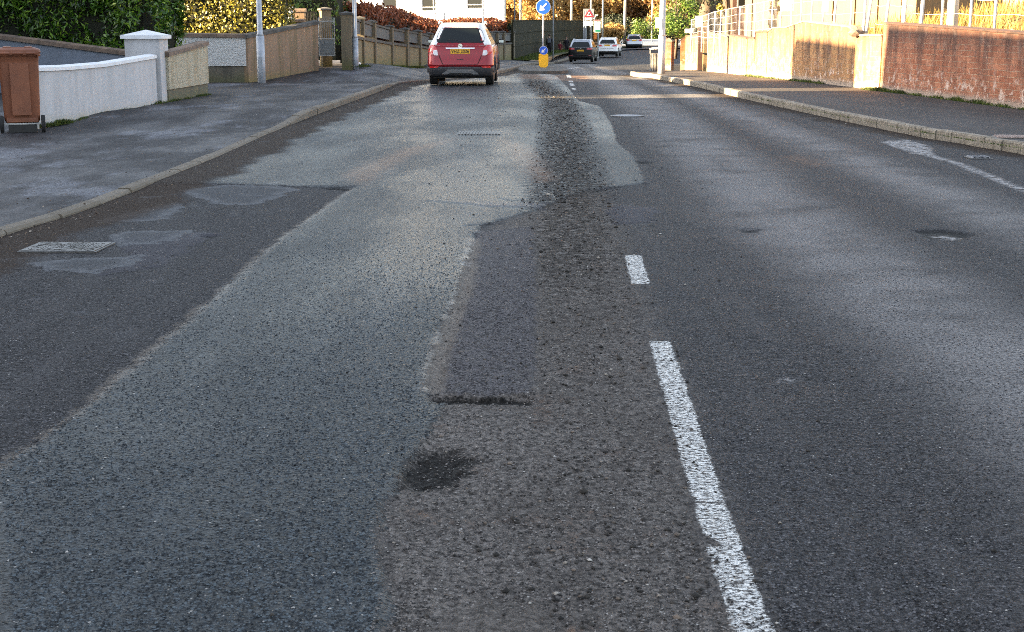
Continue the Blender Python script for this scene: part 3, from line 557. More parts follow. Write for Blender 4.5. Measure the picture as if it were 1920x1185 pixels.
m_ = MB().box(-hw-.06, hw+.06, -.39, .39, zt+.002, zt+.065); m_.pyr(-hw-.06, hw+.06, -.39, .39, zt+.066, zt+.17); m_.build('cap', M['white_paint'], t)
# blue grey wall behind with weathered coping
a = PY(-60, 58, 31.2); b = PY(238, 96, 29.2)
ga = Vector((a.x, a.y, .15)); gb = Vector((b.x, b.y, .08))
wall('driveway_wall', 'blue-grey rendered wall with stained brown coping under the laurel hedge', 'wall', ga, gb, a.z-ga.z+.02, b.z-gb.z+.02, .22, M['grey_blue'], M['coping'], .11, .04, side=1)
# cream pebbledash wall
a = P(307, 196, .1); b = P(393, 179, .1); a.x += .02; a.y += .45
wall('pebbledash_wall', 'short cream pebbledash wall with brown coping, right of the white-capped pier', 'wall', a, b, htop(305, 96, a), htop(391, 76, b), .22, M['harl_cream'], M['coping'], .1, .035, M['plinth'], .26, side=1)
PB1 = b
# laurel hedge
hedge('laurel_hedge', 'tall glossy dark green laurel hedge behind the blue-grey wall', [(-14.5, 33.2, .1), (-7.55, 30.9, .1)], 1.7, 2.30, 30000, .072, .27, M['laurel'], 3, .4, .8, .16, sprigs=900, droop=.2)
# white pebbledash wall across the driveway
a = P(300, 158, .02); b = P(465, 157, .02)
wall('pebbledash_wall', 'white pebbledash wall over a dark damp plinth, across the driveway gap', 'wall', a, b, htop(385, 60, b), htop(465, 63, b), .22, M['harl_white'], M['coping'], .11, .04, M['plinth'], .46, side=1)
a2 = b+Vector((.03, -.02, 0)); b2 = P(598, 133, .02)
wall('rendered_wall', 'tan rendered wall with green stains and dark coping, behind the near lamp post', 'wall', a2, b2, htop(467, 64, a2), htop(597, 38, b2), .22, M['tan_render'], M['coping_dark'], .11, .04, side=1, cap_seg=1.2)
hedge('golden_hedge', 'tall clipped golden yellow-leaved hedge in sun above the pebbledash wall', [(-12.5, 41.0, .2), (-9.5, 40.6, .2), (-6.35, 40.2, .3)], 1.5, 3.1, 30000, .045, .6, M['gold'], 5, .4, .9, .10)
hedge('garden_shrub', 'dull green shrub beyond the golden hedge with a low brick wall below', [(-8.2, 50, .4), (-5.9, 49.6, .4)], 1.4, 3.2, 6000, .06, .5, M['green_l'], 6, .4, .9, .2, cat='shrub')
# tan garden walls and piers behind the rendered wall
def boxpost(name, label, cat, px0, px1, ytop, Y, th, mtl, capm, zc=.09, gz=.3, ov=.04, pyr=False):
    a = PY(px0, ytop, Y); b = PY(px1, ytop, Y); t = thing(name, label, cat, ((a.x+b.x)/2, Y+th/2, gz)); hw = (b.x-a.x)/2-ov; z = a.z-gz
    MB().box(-hw, hw, -th/2, th/2, -.3, z-zc).build('pier_shaft', mtl, t)
    m = MB().box(-hw-ov, hw+ov, -th/2-ov, th/2+ov, z-zc+.002, z-zc*.35)
    if pyr: m.pyr(-hw-ov, hw+ov, -th/2-ov, th/2+ov, z-zc*.35+.001, z+.06)
    else: m.box(-hw-ov*.6, hw+ov*.6, -th/2, th/2, z-zc*.35+.001, z)
    m.build('cap', capm, t); return t
boxpost('gate_pier', 'square tan pier with flat brown cap standing behind the tan wall', 'pier', 497, 541, 17, 43.5, .5, M['tan_render'], M['coping'])
a = PY(541, 16, 44.2); b = PY(572, 16, 44.2)
wall('rendered_wall', 'low tan garden wall with brown cap, farthest back behind the tan wall', 'wall', (a.x, 44.2, .3), (b.x, 44.2, .3), a.z-.3, a.z-.3, .2, M['tan_render'], M['coping'], .1)
a = PY(521, 36, 42.6); b = PY(568, 36, 42.6)
wall('rendered_wall', 'low tan inner wall in front of the square tan pier', 'wall', (a.x, 42.6, .3), (b.x, 42.6, .3), a.z-.3, a.z-.3, .2, M['tan_render'], M['coping'], .07)
a = PY(545, 34, 42.9); t = thing('gate_post', 'round-topped white post in sun on the low tan wall', 'post', (a.x, 42.95, .3))
MB().tube([(0, 0, 0), (0, 0, a.z-.3+.25)], .075, 10).tube([(0, 0, a.z-.3+.251), (-.02, 0, a.z-.3+.30), (-.02, 0, a.z-.3+.34)], [.11, .12, .07], 10).build('post_shaft', M['white'], t, smooth=True)
# small ornamental iron railing
a = PY(571, 23, 43.2); b = PY(593, 23, 43.2); t = thing('iron_railing', 'short scrolled black iron railing left of the tall gate', 'railing', (a.x, 43.2, .3))
m_ = MB(); Lr = b.x-a.x; zr = a.z-.3
for k in range(9): m_.tube([(Lr*k/8, 0, .1), (Lr*k/8, 0, zr)], .009, 5)
for k in range(8):
    for zz in (zr-.08, zr-.2): m_.tube([(Lr*(k+.5)/8+.03*math.cos(q*PI/4), 0, zz+.05*math.sin(q*PI/4)) for q in range(9)], .006, 4, cap=False)
m_.tube([(0, 0, zr), (Lr, 0, zr)], .014, 5).build('rails', M['black'], t)

# -- steel gate and the run of piers and panels
GY = 41.9
a = PY(598, 105, GY); b = PY(628, 105, GY); gz = float(terr(a.x, GY))+.02
t = thing('metal_gate', 'tall narrow grey metal gate with bars above a solid panel', 'gate', (a.x, GY, a.z)); Lg = b.x-a.x; zt = PY(600, 33, GY).z-a.z; zb = PY(600, 73, GY).z-a.z; zr = PY(600, 40, GY).z-a.z
m_ = MB()
m_.tube([(.012, 0, 0), (.012, 0, zt)], .016, 6).tube([(Lg, 0, 0), (Lg, 0, zt)], .016, 6)
for z in (.01, zb, zr): m_.tube([(0, 0, z), (Lg, 0, z)], .017, 6)
m_.build('gate_frame', M['light_metal'], t)
m_ = MB()
for k in range(1, 8): m_.tube([(Lg*k/8, 0, zb), (Lg*k/8, 0, zt+.03)], .009, 5)
m_.build('bars', M['grey_metal'], t); MB().box(.02, Lg-.02, -.006, .006, .03, zb-.02).build('gate_panel', M['grey_metal'], t)
pier_px = [(593, 627, 14, 127), (626, 655, 22, 124), (653, 679, 31, 123), (687, 701, 38, 123.5), (717, 734, 47, 124), (748, 763, 52, 125.5), (768, 787, 56, 126), (797, 808, 61, 127), (818, 830, 62, 124), (845, 856, 61, 121), (872, 882, 60, 118), (893, 903, 59, 115.5), (910, 919, 58.5, 114), (925, 933, 58, 112.5), (939, 945, 58, 111), (957, 963, 58, 109)]
piers = []
for i, (xa, xb, yt, yb) in enumerate(pier_px):
    Y = F*1.58/(yb-yt)*1.02; px = xb-3; p = PY(px, yb, Y); q = PY(px, yt, Y)
    if i == 0: Y = 44.2; p = PY(612, 127, Y); q = PY(612, yt, Y)
    piers.append((p, q.z-p.z))
gw = thing('boundary_wall', 'long row of stained concrete piers with dark grey panels between them, behind the red car', 'wall', tuple(piers[1][0]))
o = piers[1][0]
for i, (p, h) in enumerate(piers):
    nxt = piers[min(i+1, len(piers)-1)][0]; prv = piers[max(i-1, 1)][0] if i > 0 else p; d = (nxt-prv); d.z = 0
    ang = math.atan2(d.y, d.x) if d.length > .01 else 0
    R = Matrix.Translation(p-o)@Matrix.Rotation(ang, 4, 'Z')
    hw = .17 if i > 1 else .24; m = MB().box(-hw, hw, -.15, .15, -.3, h-.09); c = MB().box(-hw-.04, hw+.04, -.19, .19, h-.088, h-.035).pyr(-hw-.04, hw+.04, -.19, .19, h-.034, h+.02)
    pr = m.build('pier', M['pier'], gw); pr.matrix_local = R; cc = c.build('pier_cap', M['coping_dark'], pr)
    if i in (0, len(piers)-1): continue
    q, hq = piers[i+1]; dd = q-p; L = math.hypot(dd.x, dd.y); an = math.atan2(dd.y, dd.x); Rp = Matrix.Translation(p-o)@Matrix.Rotation(an, 4, 'Z')
    x0, x1 = hw+.01, L-.18; zz = dd.z; H1, H2 = h*.60, hq*.60
    def sl(z0, z1, ya, yb_): return ([(x0, ya, z0), (x1, ya, z0+zz), (x1, yb_, z0+zz), (x0, yb_, z0)], [(x0, ya, z1), (x1, ya, z1+zz), (x1, yb_, z1+zz), (x0, yb_, z1)])
    f = MB().hexa(*sl(-.3, h*.52, -.08, .08)).build('lower_panel', M['olive_render'], gw); f.matrix_local = Rp
    f = MB().hexa(*sl(h*.52+.002, h*.58, -.13, .12)).build('ledge', M['coping_dark'], gw); f.matrix_local = Rp
    f = MB().hexa(*sl(h*.64, h*.88, -.03, .03)).build('upper_panel', M['panel'], gw); f.matrix_local = Rp
    f = MB().hexa(*sl(h*.885, h*.93, -.07, .07)).build('top_rail', M['coping_dark'], gw); f.matrix_local = Rp
# russet beech hedge behind the piers
path = [tuple(p+Vector((-.9, 1.2, 0))) for p, h in piers[3:]]
hedge('beech_hedge', 'russet brown beech hedge behind the row of concrete piers', path, 1.2, 2.12, 26000, .075, .6, M['beech'], 8, .6, .9, .14)

# green screened fence
fpx = [(962, 38, 112), (1000, 37, 101), (1040, 38, 95), (1080, 38, 90), (1112, 40, 87)]
fy = [81.5, 105, 130, 150, 168]
pts = [(PY(a_, c_, y_), PY(a_, b_, y_).z) for (a_, b_, c_), y_ in zip(fpx, fy)]
o = pts[0][0]; t = thing('screen_fence', 'long dark green screened fence beyond the concrete piers', 'fence', tuple(o), math.atan2(pts[-1][0].y-o.y, pts[-1][0].x-o.x)); Ri = Matrix.Rotation(-t.rotation_euler.z, 4, 'Z')
R = []
for p, z in pts:
    l = Ri@(p-o); R.append([(l.x, 0+l.y, l.z-.4), (l.x, .05+l.y, l.z-.4), (l.x, .05+l.y, z-o.z), (l.x, l.y, z-o.z)])
MB().rings(R).build('screen_panel', M['fence_green'], t)
Lf = (Ri@(pts[-1][0]-o)).x
for k in range(23):
    u = k/22; Xl = Lf*u; zz = np.interp(Xl, [(Ri@(p-o)).x for p, z in pts], [z-o.z for p, z in pts]); yl = np.interp(Xl, [(Ri@(p-o)).x for p, z in pts], [(Ri@(p-o)).y for p, z in pts]); zg = np.interp(Xl, [(Ri@(p-o)).x for p, z in pts], [(Ri@(p-o)).z for p, z in pts])
    MB().box(Xl-.03, Xl+.03, yl+.053, yl+.12, zg-.3, zz+.02).build('post', M['fence_green'], t)
tr = MB()
for f0 in (.33, .66, .99): tr.tube([((Ri@(p-o)).x, (Ri@(p-o)).y-.03, (Ri@(p-o)).z+(z-p.z)*f0) for p, z in pts], .025, 5)
tr.build('rail', M['fence_green'], t)
# small climbing growth over the fence top, grass verge under
def strip_tufts(name, label, path, width, n, size, mtl, hmax=.12, seed=1, cat='weeds', kind='stuff', asp=.18):
    r = np.random.default_rng(seed); p = np.array([tuple(q) for q in path]); i = r.integers(0, len(p)-1, n); f = r.uniform(0, 1, n)[:, None]; c = p[i]+(p[i+1]-p[i])*f
    cl = .5+.5*np.sin(c[:, 0]*5.3+c[:, 1]*4.1)*np.sin(c[:, 1]*2.3+1); keep = r.uniform(0, 1, n) < .25+.75*cl; c = c[keep]; m = len(c)
    c[:, 0] += r.uniform(-width, width, m); c[:, 1] += r.uniform(-width, width, m); hh = hmax*r.uniform(.3, 1, m)*(.4+.6*cl[keep])
    tip = c+np.stack([r.normal(0, .4, m)*hh, r.normal(0, .4, m)*hh, hh], 1); b = r.normal(0, 1, (m, 3)); b[:, 2] = 0; b /= np.linalg.norm(b, axis=1)[:, None]; b *= size
    V = np.stack([c-b, c+b, tip+b*.3, tip-b*.3], 1).reshape(-1, 3)
    return tag(link(name, fastmesh(name, V, np.arange(m*4).reshape(m, 4)), mtl), label, cat, kind=kind)
strip_tufts('weeds', 'moss and weeds along the foot of the right brick wall', [P(1620, 168, .12), P(1700, 177, .12), P(1800, 190, .12), P(1920, 206, .12), P(2000, 218, .12)], .10, 9000, .006, M['moss'], .11, 2)
strip_tufts('weeds', 'weeds and moss in the joint at the back of the right kerb', [P(1400, 181, .12), P(1570, 217, .12), P(1720, 247, .12), P(1920, 280, .12)], .02, 900, .005, M['moss'], .03, 12)
strip_tufts('weeds', 'small weeds at the foot of the curved white wall', [P(75, 240, kp), P(130, 231, kp), P(200, 218, kp), P(300, 197, .1), P(393, 180, .1)], .06, 5200, .007, M['moss'], .10, 3)
strip_tufts('weeds', 'mossy strip at the foot of the concrete piers', [p+Vector((.15, -.35, -.02)) for p, h in piers[1:9]], .28, 16000, .010, M['moss'], .10, 4)
strip_tufts('weeds', 'mossy tufts at the foot of the sunlit right wall', [P(1318, 131, .12), P(1400, 143, .12), P(1480, 151, .12), P(1545, 158, .12)], .12, 3500, .007, M['moss'], .10, 5)
vx = [PY(a_, c_, y_) for (a_, b_, c_), y_ in zip(fpx, fy)]
V = []; Fq = []
for i, p in enumerate(vx):
    kx = float(klx(p.y)); V += [(p.x-.3, p.y, p.z+.02), ((p.x+kx)/2+.2, p.y, p.z*.5+.5*float(terr(kx, p.y))+.10)]
for i in range(len(vx)-1): Fq.append((2*i, 2*i+1, 2*i+3, 2*i+2))
tag(link('grass_verge', fastmesh('grass_verge', V, Fq), mat('verge_turf', (.055, .07, .018), (.09, .08, .03), 2, .95, .02, 30)), 'narrow grass verge below the green screened fence', 'grass', kind='structure')
strip_tufts('grass', 'rough grass on the verge below the green fence', [p+Vector((.7, 0, -.02)) for p in vx], .75, 26000, .018, M['moss'], .16, 6, 'grass')

# ------------------------------------------------------------------ white house
HY = 92.0
a = PY(588, 60, HY+6); b = PY(945, 60, HY)
zg = -.5; t = thing('white_house', 'big white rendered house beyond the russet hedge', 'house', (a.x, a.y, zg), math.atan2(b.y-a.y, b.x-a.x)); LH = math.hypot(b.x-a.x, b.y-a.y); HH = 7.2
wins = [(632, 663, 22), (717, 744, 22), (790, 818, 22), (875, 905, 17)]
xs_ = [0]; cuts = []
for (p0, p1, pb_) in wins:
    sc_ = LH/(b.x-a.x); q0 = (PY(p0, pb_, HY+(945-p0)/357*6).x-a.x)*sc_; q1 = (PY(p1, pb_, HY+(945-p1)/357*6).x-a.x)*sc_; cuts.append((q0, q1, PY(p0, pb_, HY+(945-p0)/357*6).z-zg))
m_ = MB(); x = 0; WH = 1.55
for q0, q1, zb in cuts:
    m_.box(x, q0, 0, .25, -.5, HH); m_.box(q0, q1, 0, .25, -.5, zb); m_.box(q0, q1, 0, .25, zb+WH, HH); x = q1
m_.box(x, LH, 0, .25, -.5, HH)
sk = -8*math.tan(-t.rotation_euler.z)-.5
for xa in (0, LH-.25): m_.hexa([(xa, .251, -.5), (xa+.25, .251, -.5), (xa+.25+sk, 8, -.5), (xa+sk, 8, -.5)], [(xa, .251, HH), (xa+.25, .251, HH), (xa+.25+sk, 8, HH), (xa+sk, 8, HH)])
m_.box(sk, LH+sk, 8.001, 8.25, -.5, HH)
m_.build('wall', M['house'], t)
GL = G('window_glass'); GL.set(base=(.012, .014, .015), rough=.05, spec=.12); M['glass'] = GL.m
CU = plain('curtain_cloth', (.05, .06, .06), .9)
for k, (q0, q1, zb) in enumerate(cuts):
    f = MB(); e = .06
    f.box(q0, q0+e, .05, .12, zb, zb+WH).box(q1-e, q1, .05, .12, zb, zb+WH).box(q0+e, q1-e, .05, .12, zb, zb+e).box(q0+e, q1-e, .05, .12, zb+WH-e, zb+WH).box(q0+e, q1-e, .052, .118, zb+.26, zb+.31)
    fo = f.build('window', M['white'], t); MB().box(q0+e, q1-e, .08, .09, zb+e, zb+WH-e).build('pane', M['glass'], fo)
    MB().box(q0-.06, q1+.06, -.06, .05, zb-.07, zb-.003).build('sill', M['white_paint'], fo)
    MB().box(q0+.1, q0+.32, .14, .16, zb+.05, zb+WH).build('curtain', CU, fo)
MB().box(PY(770, 35, HY).x-a.x, PY(797, 35, HY).x-a.x, -.05, -.003, PY(770, 38, HY).z-zg, PY(770, 31, HY).z-zg).build('meter_box', M['white'], t)
for px in (691, 835): MB().tube([(PY(px, 30, HY).x-a.x, -.06, -.3), (PY(px, 30, HY).x-a.x, -.06, HH-.2)], .035, 6).build('downpipe', M['white'], t)
q = PY(856, 28, HY).x-a.x; z_ = PY(856, 30, HY).z-zg; MB().tube([(q, -.04, z_-.25), (q, -.04, z_+.25)], .03, 6).build('wall_pipe', M['grey_metal'], t)
MB().add([(-.4, -.4, HH), (LH+.4, -.4, HH), (LH+.4+sk, 8.6, HH), (-.4+sk, 8.6, HH), (2.5+sk/2, 4.1, HH+2.6), (LH-2.5+sk/2, 4.1, HH+2.6)], [(0, 1, 5, 4), (1, 2, 5), (2, 3, 4, 5), (3, 0, 4), (0, 3, 2, 1)]).build('roof', mat('slate_roof', (.06, .06, .07), None, 3, .7), t)
# house at left behind the gate: window only peeking
# ------------------------------------------------------------------ added houses outside the left edge, shaped to cast the street's shade
def shade_house(x0, x1, y0, y1, h, roof, label, chim=True):
    t = thing('shade_casting_house', label, 'house', (x0, y0, 0)); L = y1-y0; D_ = x1-x0
    MB().box(0, D_, 0, L, -.5, h).build('wall', M['tan_render'], t)
    r = MB()
    if roof: r.add([(-.2, 0, h), (D_+.2, 0, h), (D_+.2, L, h), (-.2, L, h), (D_/2, 0, h+roof), (D_/2, L, h+roof)], [(0, 1, 4), (3, 5, 2), (0, 4, 5, 3), (1, 2, 5, 4), (0, 3, 2, 1)])
    else: r.box(0, D_, 0, L, h+.002, h+.06)
    r.build('roof', M['coping_dark'], t)
    for k in range(max(1, int(L//4))):
        yc = (k+.5)*L/max(1, int(L//4))
        if L < 1.6: continue
        for zc in (1.0, 3.7):
            f = MB().box(D_+.002, D_+.05, yc-.55, yc+.55, zc, zc+1.3).build('window', M['white'], t); MB().box(D_+.051, D_+.06, yc-.48, yc+.48, zc+.07, zc+1.23).build('pane', M['glass'], f)
    return t
shade_house(-30, -20, -60, -16, 8, 3, 'long tan house added far behind the camera to cast shade, out of the picture on the left')
shade_house(-30, -20, -15.99, 8, 8, 3, 'tan house added beside the camera to cast shade, out of the picture on the left')
shade_house(-23.5, -20, 8.01, 26.55, 8.6, 1.2, 'tan house added next to the bin driveway to cast shade, out of the picture on the left')
shade_house(-22, -20, 28.7, 33.5, 8.75, 0, 'flat-roofed tan block added unseen behind the laurel hedge to shade the right wall')
shade_house(-22, -20, 33.7, 36.5, 6.5, 0, 'low flat-roofed tan block added unseen behind the laurel hedge to shade the red car')
shade_house(-27, -20, 45, 58, 6.9, 0, 'last flat-roofed tan block added unseen behind the golden hedge to shade the road')

hedge('shade_hedge', 'tall plain hedge added as a sun block, out of the picture on the left', [(-16, 24.5, .1), (-15.6, 30.6, .1)], 1.2, 4.0, 8000, .08, .5, M['laurel'], 23)  # unseen hedge added to keep low sun off the driveway wall
# ------------------------------------------------------------------ right walls
def rwall(name, label, pts, th, mtl, cop, ch=.06, slope=None, cat='wall', co=.02):
    """pts: (px, base_y, top_y) from far to near"""
    base = [P(x, yb, .12) for x, yb, yt in pts]; o = base[-1]; far = base[0]
    tops = [PY(x, yt, b_.y).z for (x, yb, yt), b_ in zip(pts, base)]
    d = o-far; rz = math.atan2(d.y, d.x); t = thing(name, label, cat, tuple(o), rz); Ri = Matrix.Rotation(-rz, 4, 'Z')
    mb, cb = MB(), MB(); Rm, Rc = [], []
    for b_, z in zip(base, tops):
        l = Ri@(b_-o); zt_ = z-o.z-ch
        Rm.append([(l.x, l.y, l.z-.3), (l.x, l.y+th, l.z-.3), (l.x, l.y+th, zt_), (l.x, l.y, zt_)])
        Rc.append([(l.x, l.y-co, zt_+.002), (l.x, l.y+th+co, zt_+.002), (l.x, l.y+th+co, zt_+ch*.6), (l.x, l.y+th/2, zt_+ch), (l.x, l.y-co, zt_+ch*.6)])
    mb.rings(Rm); cb.rings(Rc); mb.build('wall_face', mtl, t); cb.build('coping', cop, t); return t, base
cp = mat('old_brick_coping', (.11, .055, .042), (.05, .035, .03), 6, .9, .01)
rwall('brick_wall', 'tall stained red brick wall nearest on the right, pale bloom along its foot', [(1650, 170, 40), (1730, 181, 45), (1830, 194, 52), (1920, 206, 59), (2100, 232, 74)], .24, M['brick'], cp)
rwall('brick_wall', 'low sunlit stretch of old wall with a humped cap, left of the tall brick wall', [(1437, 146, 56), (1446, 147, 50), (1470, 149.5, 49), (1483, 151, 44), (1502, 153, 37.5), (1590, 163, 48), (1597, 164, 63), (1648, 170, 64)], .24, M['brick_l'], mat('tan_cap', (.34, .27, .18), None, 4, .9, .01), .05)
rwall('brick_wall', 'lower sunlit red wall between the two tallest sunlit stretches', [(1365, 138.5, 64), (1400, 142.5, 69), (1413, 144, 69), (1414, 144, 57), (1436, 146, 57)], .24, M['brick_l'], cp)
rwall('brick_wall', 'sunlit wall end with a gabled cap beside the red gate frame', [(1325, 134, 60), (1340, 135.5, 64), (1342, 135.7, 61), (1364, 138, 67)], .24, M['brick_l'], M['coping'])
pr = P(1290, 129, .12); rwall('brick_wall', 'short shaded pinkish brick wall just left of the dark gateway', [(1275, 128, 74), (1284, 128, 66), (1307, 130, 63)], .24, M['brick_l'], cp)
# boulder on the wall
def rock(name, label, loc, r, mtl, seed, cat='stone', sq=.5):
    bm = bmesh.new(); bmesh.ops.create_icosphere(bm, subdivisions=2, radius=r); rr = random.Random(seed)
    for v in bm.verts: v.co *= rr.uniform(.8, 1.15); v.co.z *= sq
    me = bpy.data.meshes.new(name); bm.to_mesh(me); bm.free(); o = link(name, me, mtl); o.location = loc; return tag(o, label, cat)
q = PY(1606, 60, P(1606, 165, .12).y+.1); rock('rock', 'brown rock lying on top of the sunlit wall', (q.x, q.y, q.z-.02), .19, M['coping'], 3)
# gate posts
for (p0, p1, yt, yb, lab) in ((1308, 1318, 55, 131, 'dark red square gate post left of the wall gateway'), (1318, 1326, 57.5, 133, 'sunlit tan gate post with a dark hinge, right of the wall gateway')):
    b_ = P((p0+p1)/2, yb, .12); z = PY(p0, yt, b_.y).z-b_.z; t = thing('gate_post', lab, 'post', tuple(b_)); hw = (p1-p0)/2/F*b_.y*1.0
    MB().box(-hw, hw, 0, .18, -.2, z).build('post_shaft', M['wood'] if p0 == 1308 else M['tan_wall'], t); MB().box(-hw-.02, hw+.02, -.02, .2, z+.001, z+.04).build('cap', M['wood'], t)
    if p0 == 1318: MB().box(-hw-.03, hw+.06, -.03, -.003, z*.42, z*.42+.05).build('hinge', M['black'], t)
t = thing('wooden_gate', 'dark red boarded gate standing open between the two gate posts', 'gate', tuple(P(1322, 132, .12)+Vector((.05, .25, 0))), rad(60)); MB().box(0, 1.0, 0, .05, .05, 1.45).build('gate_boards', M['wood'], t); MB().box(0, 1.0, -.03, -.001, .3, .4).box(0, 1., -.03, -.001, 1.1, 1.2).build('rails', M['wood'], t)
# brick pillar with pyramid cap
b_ = P(1253, 127.5, .12); t = thing('brick_pillar', 'short brick pillar with pointed cap beside the litter bin', 'pillar', tuple(b_), rad(-25)); z = PY(1253, 78, b_.y).z-b_.z
MB().box(-.18, .18, -.18, .18, -.2, z).build('pillar_shaft', M['brick'], t); MB().box(-.22, .22, -.22, .22, z+.001, z+.03).pyr(-.22, .22, -.22, .22, z+.031, z+.16).build('cap', M['coping'], t)

# embankment behind the right wall
uu, yy = np.meshgrid(np.linspace(0, 1, 30), np.concatenate([np.arange(8, 60, 1.0), [60, 75]]))
wx = np.interp(yy, [0, 16, 24, 28, 33, 36, 40, 46, 60], [13, 11.5, 10.2, 9.3, 8.6, 8.3, 7.6, 7.2, 8])
XX = wx+.35+uu**1.4*40; ZZ = .95+ (XX-wx-.35)*.21*sstep(52, 34, yy)+.10*np.sin(XX*2+yy)+.08*np.sin(yy*1.7)
ZZ = np.minimum(ZZ, np.where(XX-wx < 1.5, 1.0, 9))
def m_bank():
    g = G('dry_bank'); n = g.noise(1.5, 8, .7, g.pos); n2 = g.noise(30, 6, .7, g.scale(g.pos, (1, 1, .3)))
    g.set(base=g.mix(g.map(n2, .3, .7), g.mix(g.map(n, .4, .62), (.30, .19, .05), (.16, .12, .035)), (.09, .06, .02)), rough=.95, normal=g.bump(n2, .05, 1.)); return g.m
me = gridmesh('embankment', XX, yy, ZZ); tag(link('embankment', me, m_bank(), smooth=True), 'grassy bank rising behind the right brick wall', 'bank', kind='structure')
pts_ = []
r_ = np.random.default_rng(5); n = 26000; px_ = r_.uniform(9.5, 26, n); py_ = r_.uniform(24, 56, n); wxx = np.interp(py_, [0, 16, 24, 28, 33, 36, 40, 46, 60], [13, 11.5, 10.2, 9.3, 8.6, 8.3, 7.6, 7.2, 8])
pz_ = .95+(px_-wxx-.35)*.21*sstep(52, 34, py_)+.10*np.sin(px_*2+py_)+.08*np.sin(py_*1.7); k = px_ > wxx+.8; C = np.stack([px_, py_, pz_], 1)[k]; m_n = len(C)
hh = r_.uniform(.12, .5, m_n); tip = C+np.stack([r_.normal(.1, .25, m_n)*hh, r_.normal(0, .25, m_n)*hh, hh], 1); b = r_.normal(0, 1, (m_n, 3)); b[:, 2] = 0; b *= .012/np.linalg.norm(b, axis=1)[:, None]
tag(link('dry_grass', fastmesh('dry_grass', np.stack([C-b, C+b, tip+b*.2, tip-b*.2], 1).reshape(-1, 3), np.arange(m_n*4).reshape(m_n, 4)), M['drygrass']), 'long dry golden grass on the bank behind the brick wall', 'grass', kind='stuff')
# tan building on the bank
a = PY(1395, 60, 62); b = PY(1715, 60, 54); t = thing('outbuilding', 'long sunlit tan concrete building behind the mesh fence', 'building', (a.x, a.y, .4), math.atan2(b.y-a.y, b.x-a.x)); L = math.hypot(b.x-a.x, b.y-a.y)
MB().box(0, L, 0, 5, -.5, 5.2).build('wall', M['tan_wall'], t)
for k in range(8): MB().box(L*(k+.3)/8, L*(k+.3)/8+.14, -.06, -.003, -.3, 5.0).build('pilaster', M['tan_wall'], t)
MB().box(-.2, L+.2, -.3, 5.2, 5.202, 5.4).build('roof', M['coping_dark'], t)
a = PY(1372, 60, 66); b = PY(1432, 60, 66); t = thing('shed', 'dark boarded shed behind the far end of the mesh fence', 'shed', (a.x, 66, 1.4)); L = b.x-a.x
MB().box(0, L, 0, 3, -1.5, 3).build('wall', M['wood'], t); MB().box(-.1, L+.1, -.2, 3.1, 3.002, 3.1).build('roof', M['coping_dark'], t); f = MB().box(.2, L-.2, -.05, -.002, 1.0, 2.0).build('window', M['grey_metal'], t); MB().box(.26, L-.26, -.06, -.051, 1.06, 1.94).build('pane', M['glass'], f)

# mesh fencing along the bank
def fy_at(px): return float(np.interp(px, [1290, 1340, 1480, 1640, 1760, 1920], [52, 47.5, 41, 34.5, 30.5, 26.3]))+.9
def fence_panel(px0, px1, yt0, yt1, label, posts, lean={}, thick=.022, wires=5, grid=True, mt='light_metal'):
    Y0, Y1 = fy_at(px0), fy_at(px1); a = PY(px0, yt0, Y0); b = PY(px1, yt1, Y1); gz0 = min(.95, a.z-.6); t = thing('mesh_fence', label, 'fence', (a.x, a.y, gz0)); o = Vector((a.x, a.y, gz0))
    for px in posts:
        f = (px-px0)/(px1-px0); yt = yt0+(yt1-yt0)*f; Y = fy_at(px); top = PY(px, yt, Y); ln = lean.get(px, 0); bot = Vector((top.x-ln/F*Y, Y, gz0-.3))
        r = thick*1.5 if px in lean else thick; MB().tube([bot-o, top-o], r, 7).build('post', M[mt], t, smooth=True)
    wm = MB()
    for k in range(wires):
        zf = k/(wires-1); l = []
        for j in range(9):
            f = j/8; px = px0+(px1-px0)*f; Y = fy_at(px); z = PY(px, yt0+(yt1-yt0)*f, Y).z; zz = z-zf*(z-gz0-.25)-.02; l.append((PY(px, 0, Y).x-o.x, Y-.02-o.y, zz-o.z-.02*math.sin(j*PI/2)*(1 if k else 0)))
        wm.tube(l, .007 if k in (0, wires-1) else .004, 4)
    if grid:
        NV = int(abs(px1-px0)/2.2)
        for j in range(NV):
            f = (j+.5)/NV; px = px0+(px1-px0)*f; Y = fy_at(px); z = PY(px, yt0+(yt1-yt0)*f, Y).z; x_ = PY(px, 0, Y).x; wm.tube([(x_-o.x, Y-.02-o.y, 0), (x_-o.x, Y-.02-o.y, z-o.z)], .0035, 3, cap=False)
    wm.build('wire_mesh', M['light_metal'], t); return t
fence_panel(1296, 1340, 37, 21, 'mesh fence panel farthest away, by the gateway', [1297, 1317, 1329])
fence_panel(1341, 1458, 21, -3, 'long pale mesh fence panel above the lower red wall', [1341, 1352, 1362, 1388, 1402, 1417, 1433, 1449])
fence_panel(1460, 1640, -40, -60, 'tall mesh fence panel with thick white posts above the humped wall', [1467, 1487, 1505, 1525, 1547, 1573, 1600, 1627], {1573: 8, 1627: 3}, .026, 6, False, 'light_metal')
fence_panel(1642, 1712, -60, -60, 'wire fence bay with leaning pale posts above the wall step', [1643, 1674, 1697, 1704], {1643: 18, 1674: 12, 1704: 6}, .026, 5, False, 'pale_pole')
fence_panel(1714, 1925, -60, -60, 'wire fence bay with grey posts in front of the golden bank', [1735, 1772, 1826, 1872], {1735: 3}, .03, 6, False, 'galv')
def board(name, label, px0, px1, y0, y1, Y, m, cat='sign board', th=.03):
    a = PY(px0, y1, Y); b = PY(px1, y0, Y); t = MB().box(0, b.x-a.x, -th, 0, 0, b.z-a.z).build(name, m, bevel=.004); t.location = a; return tag(t, label, cat)
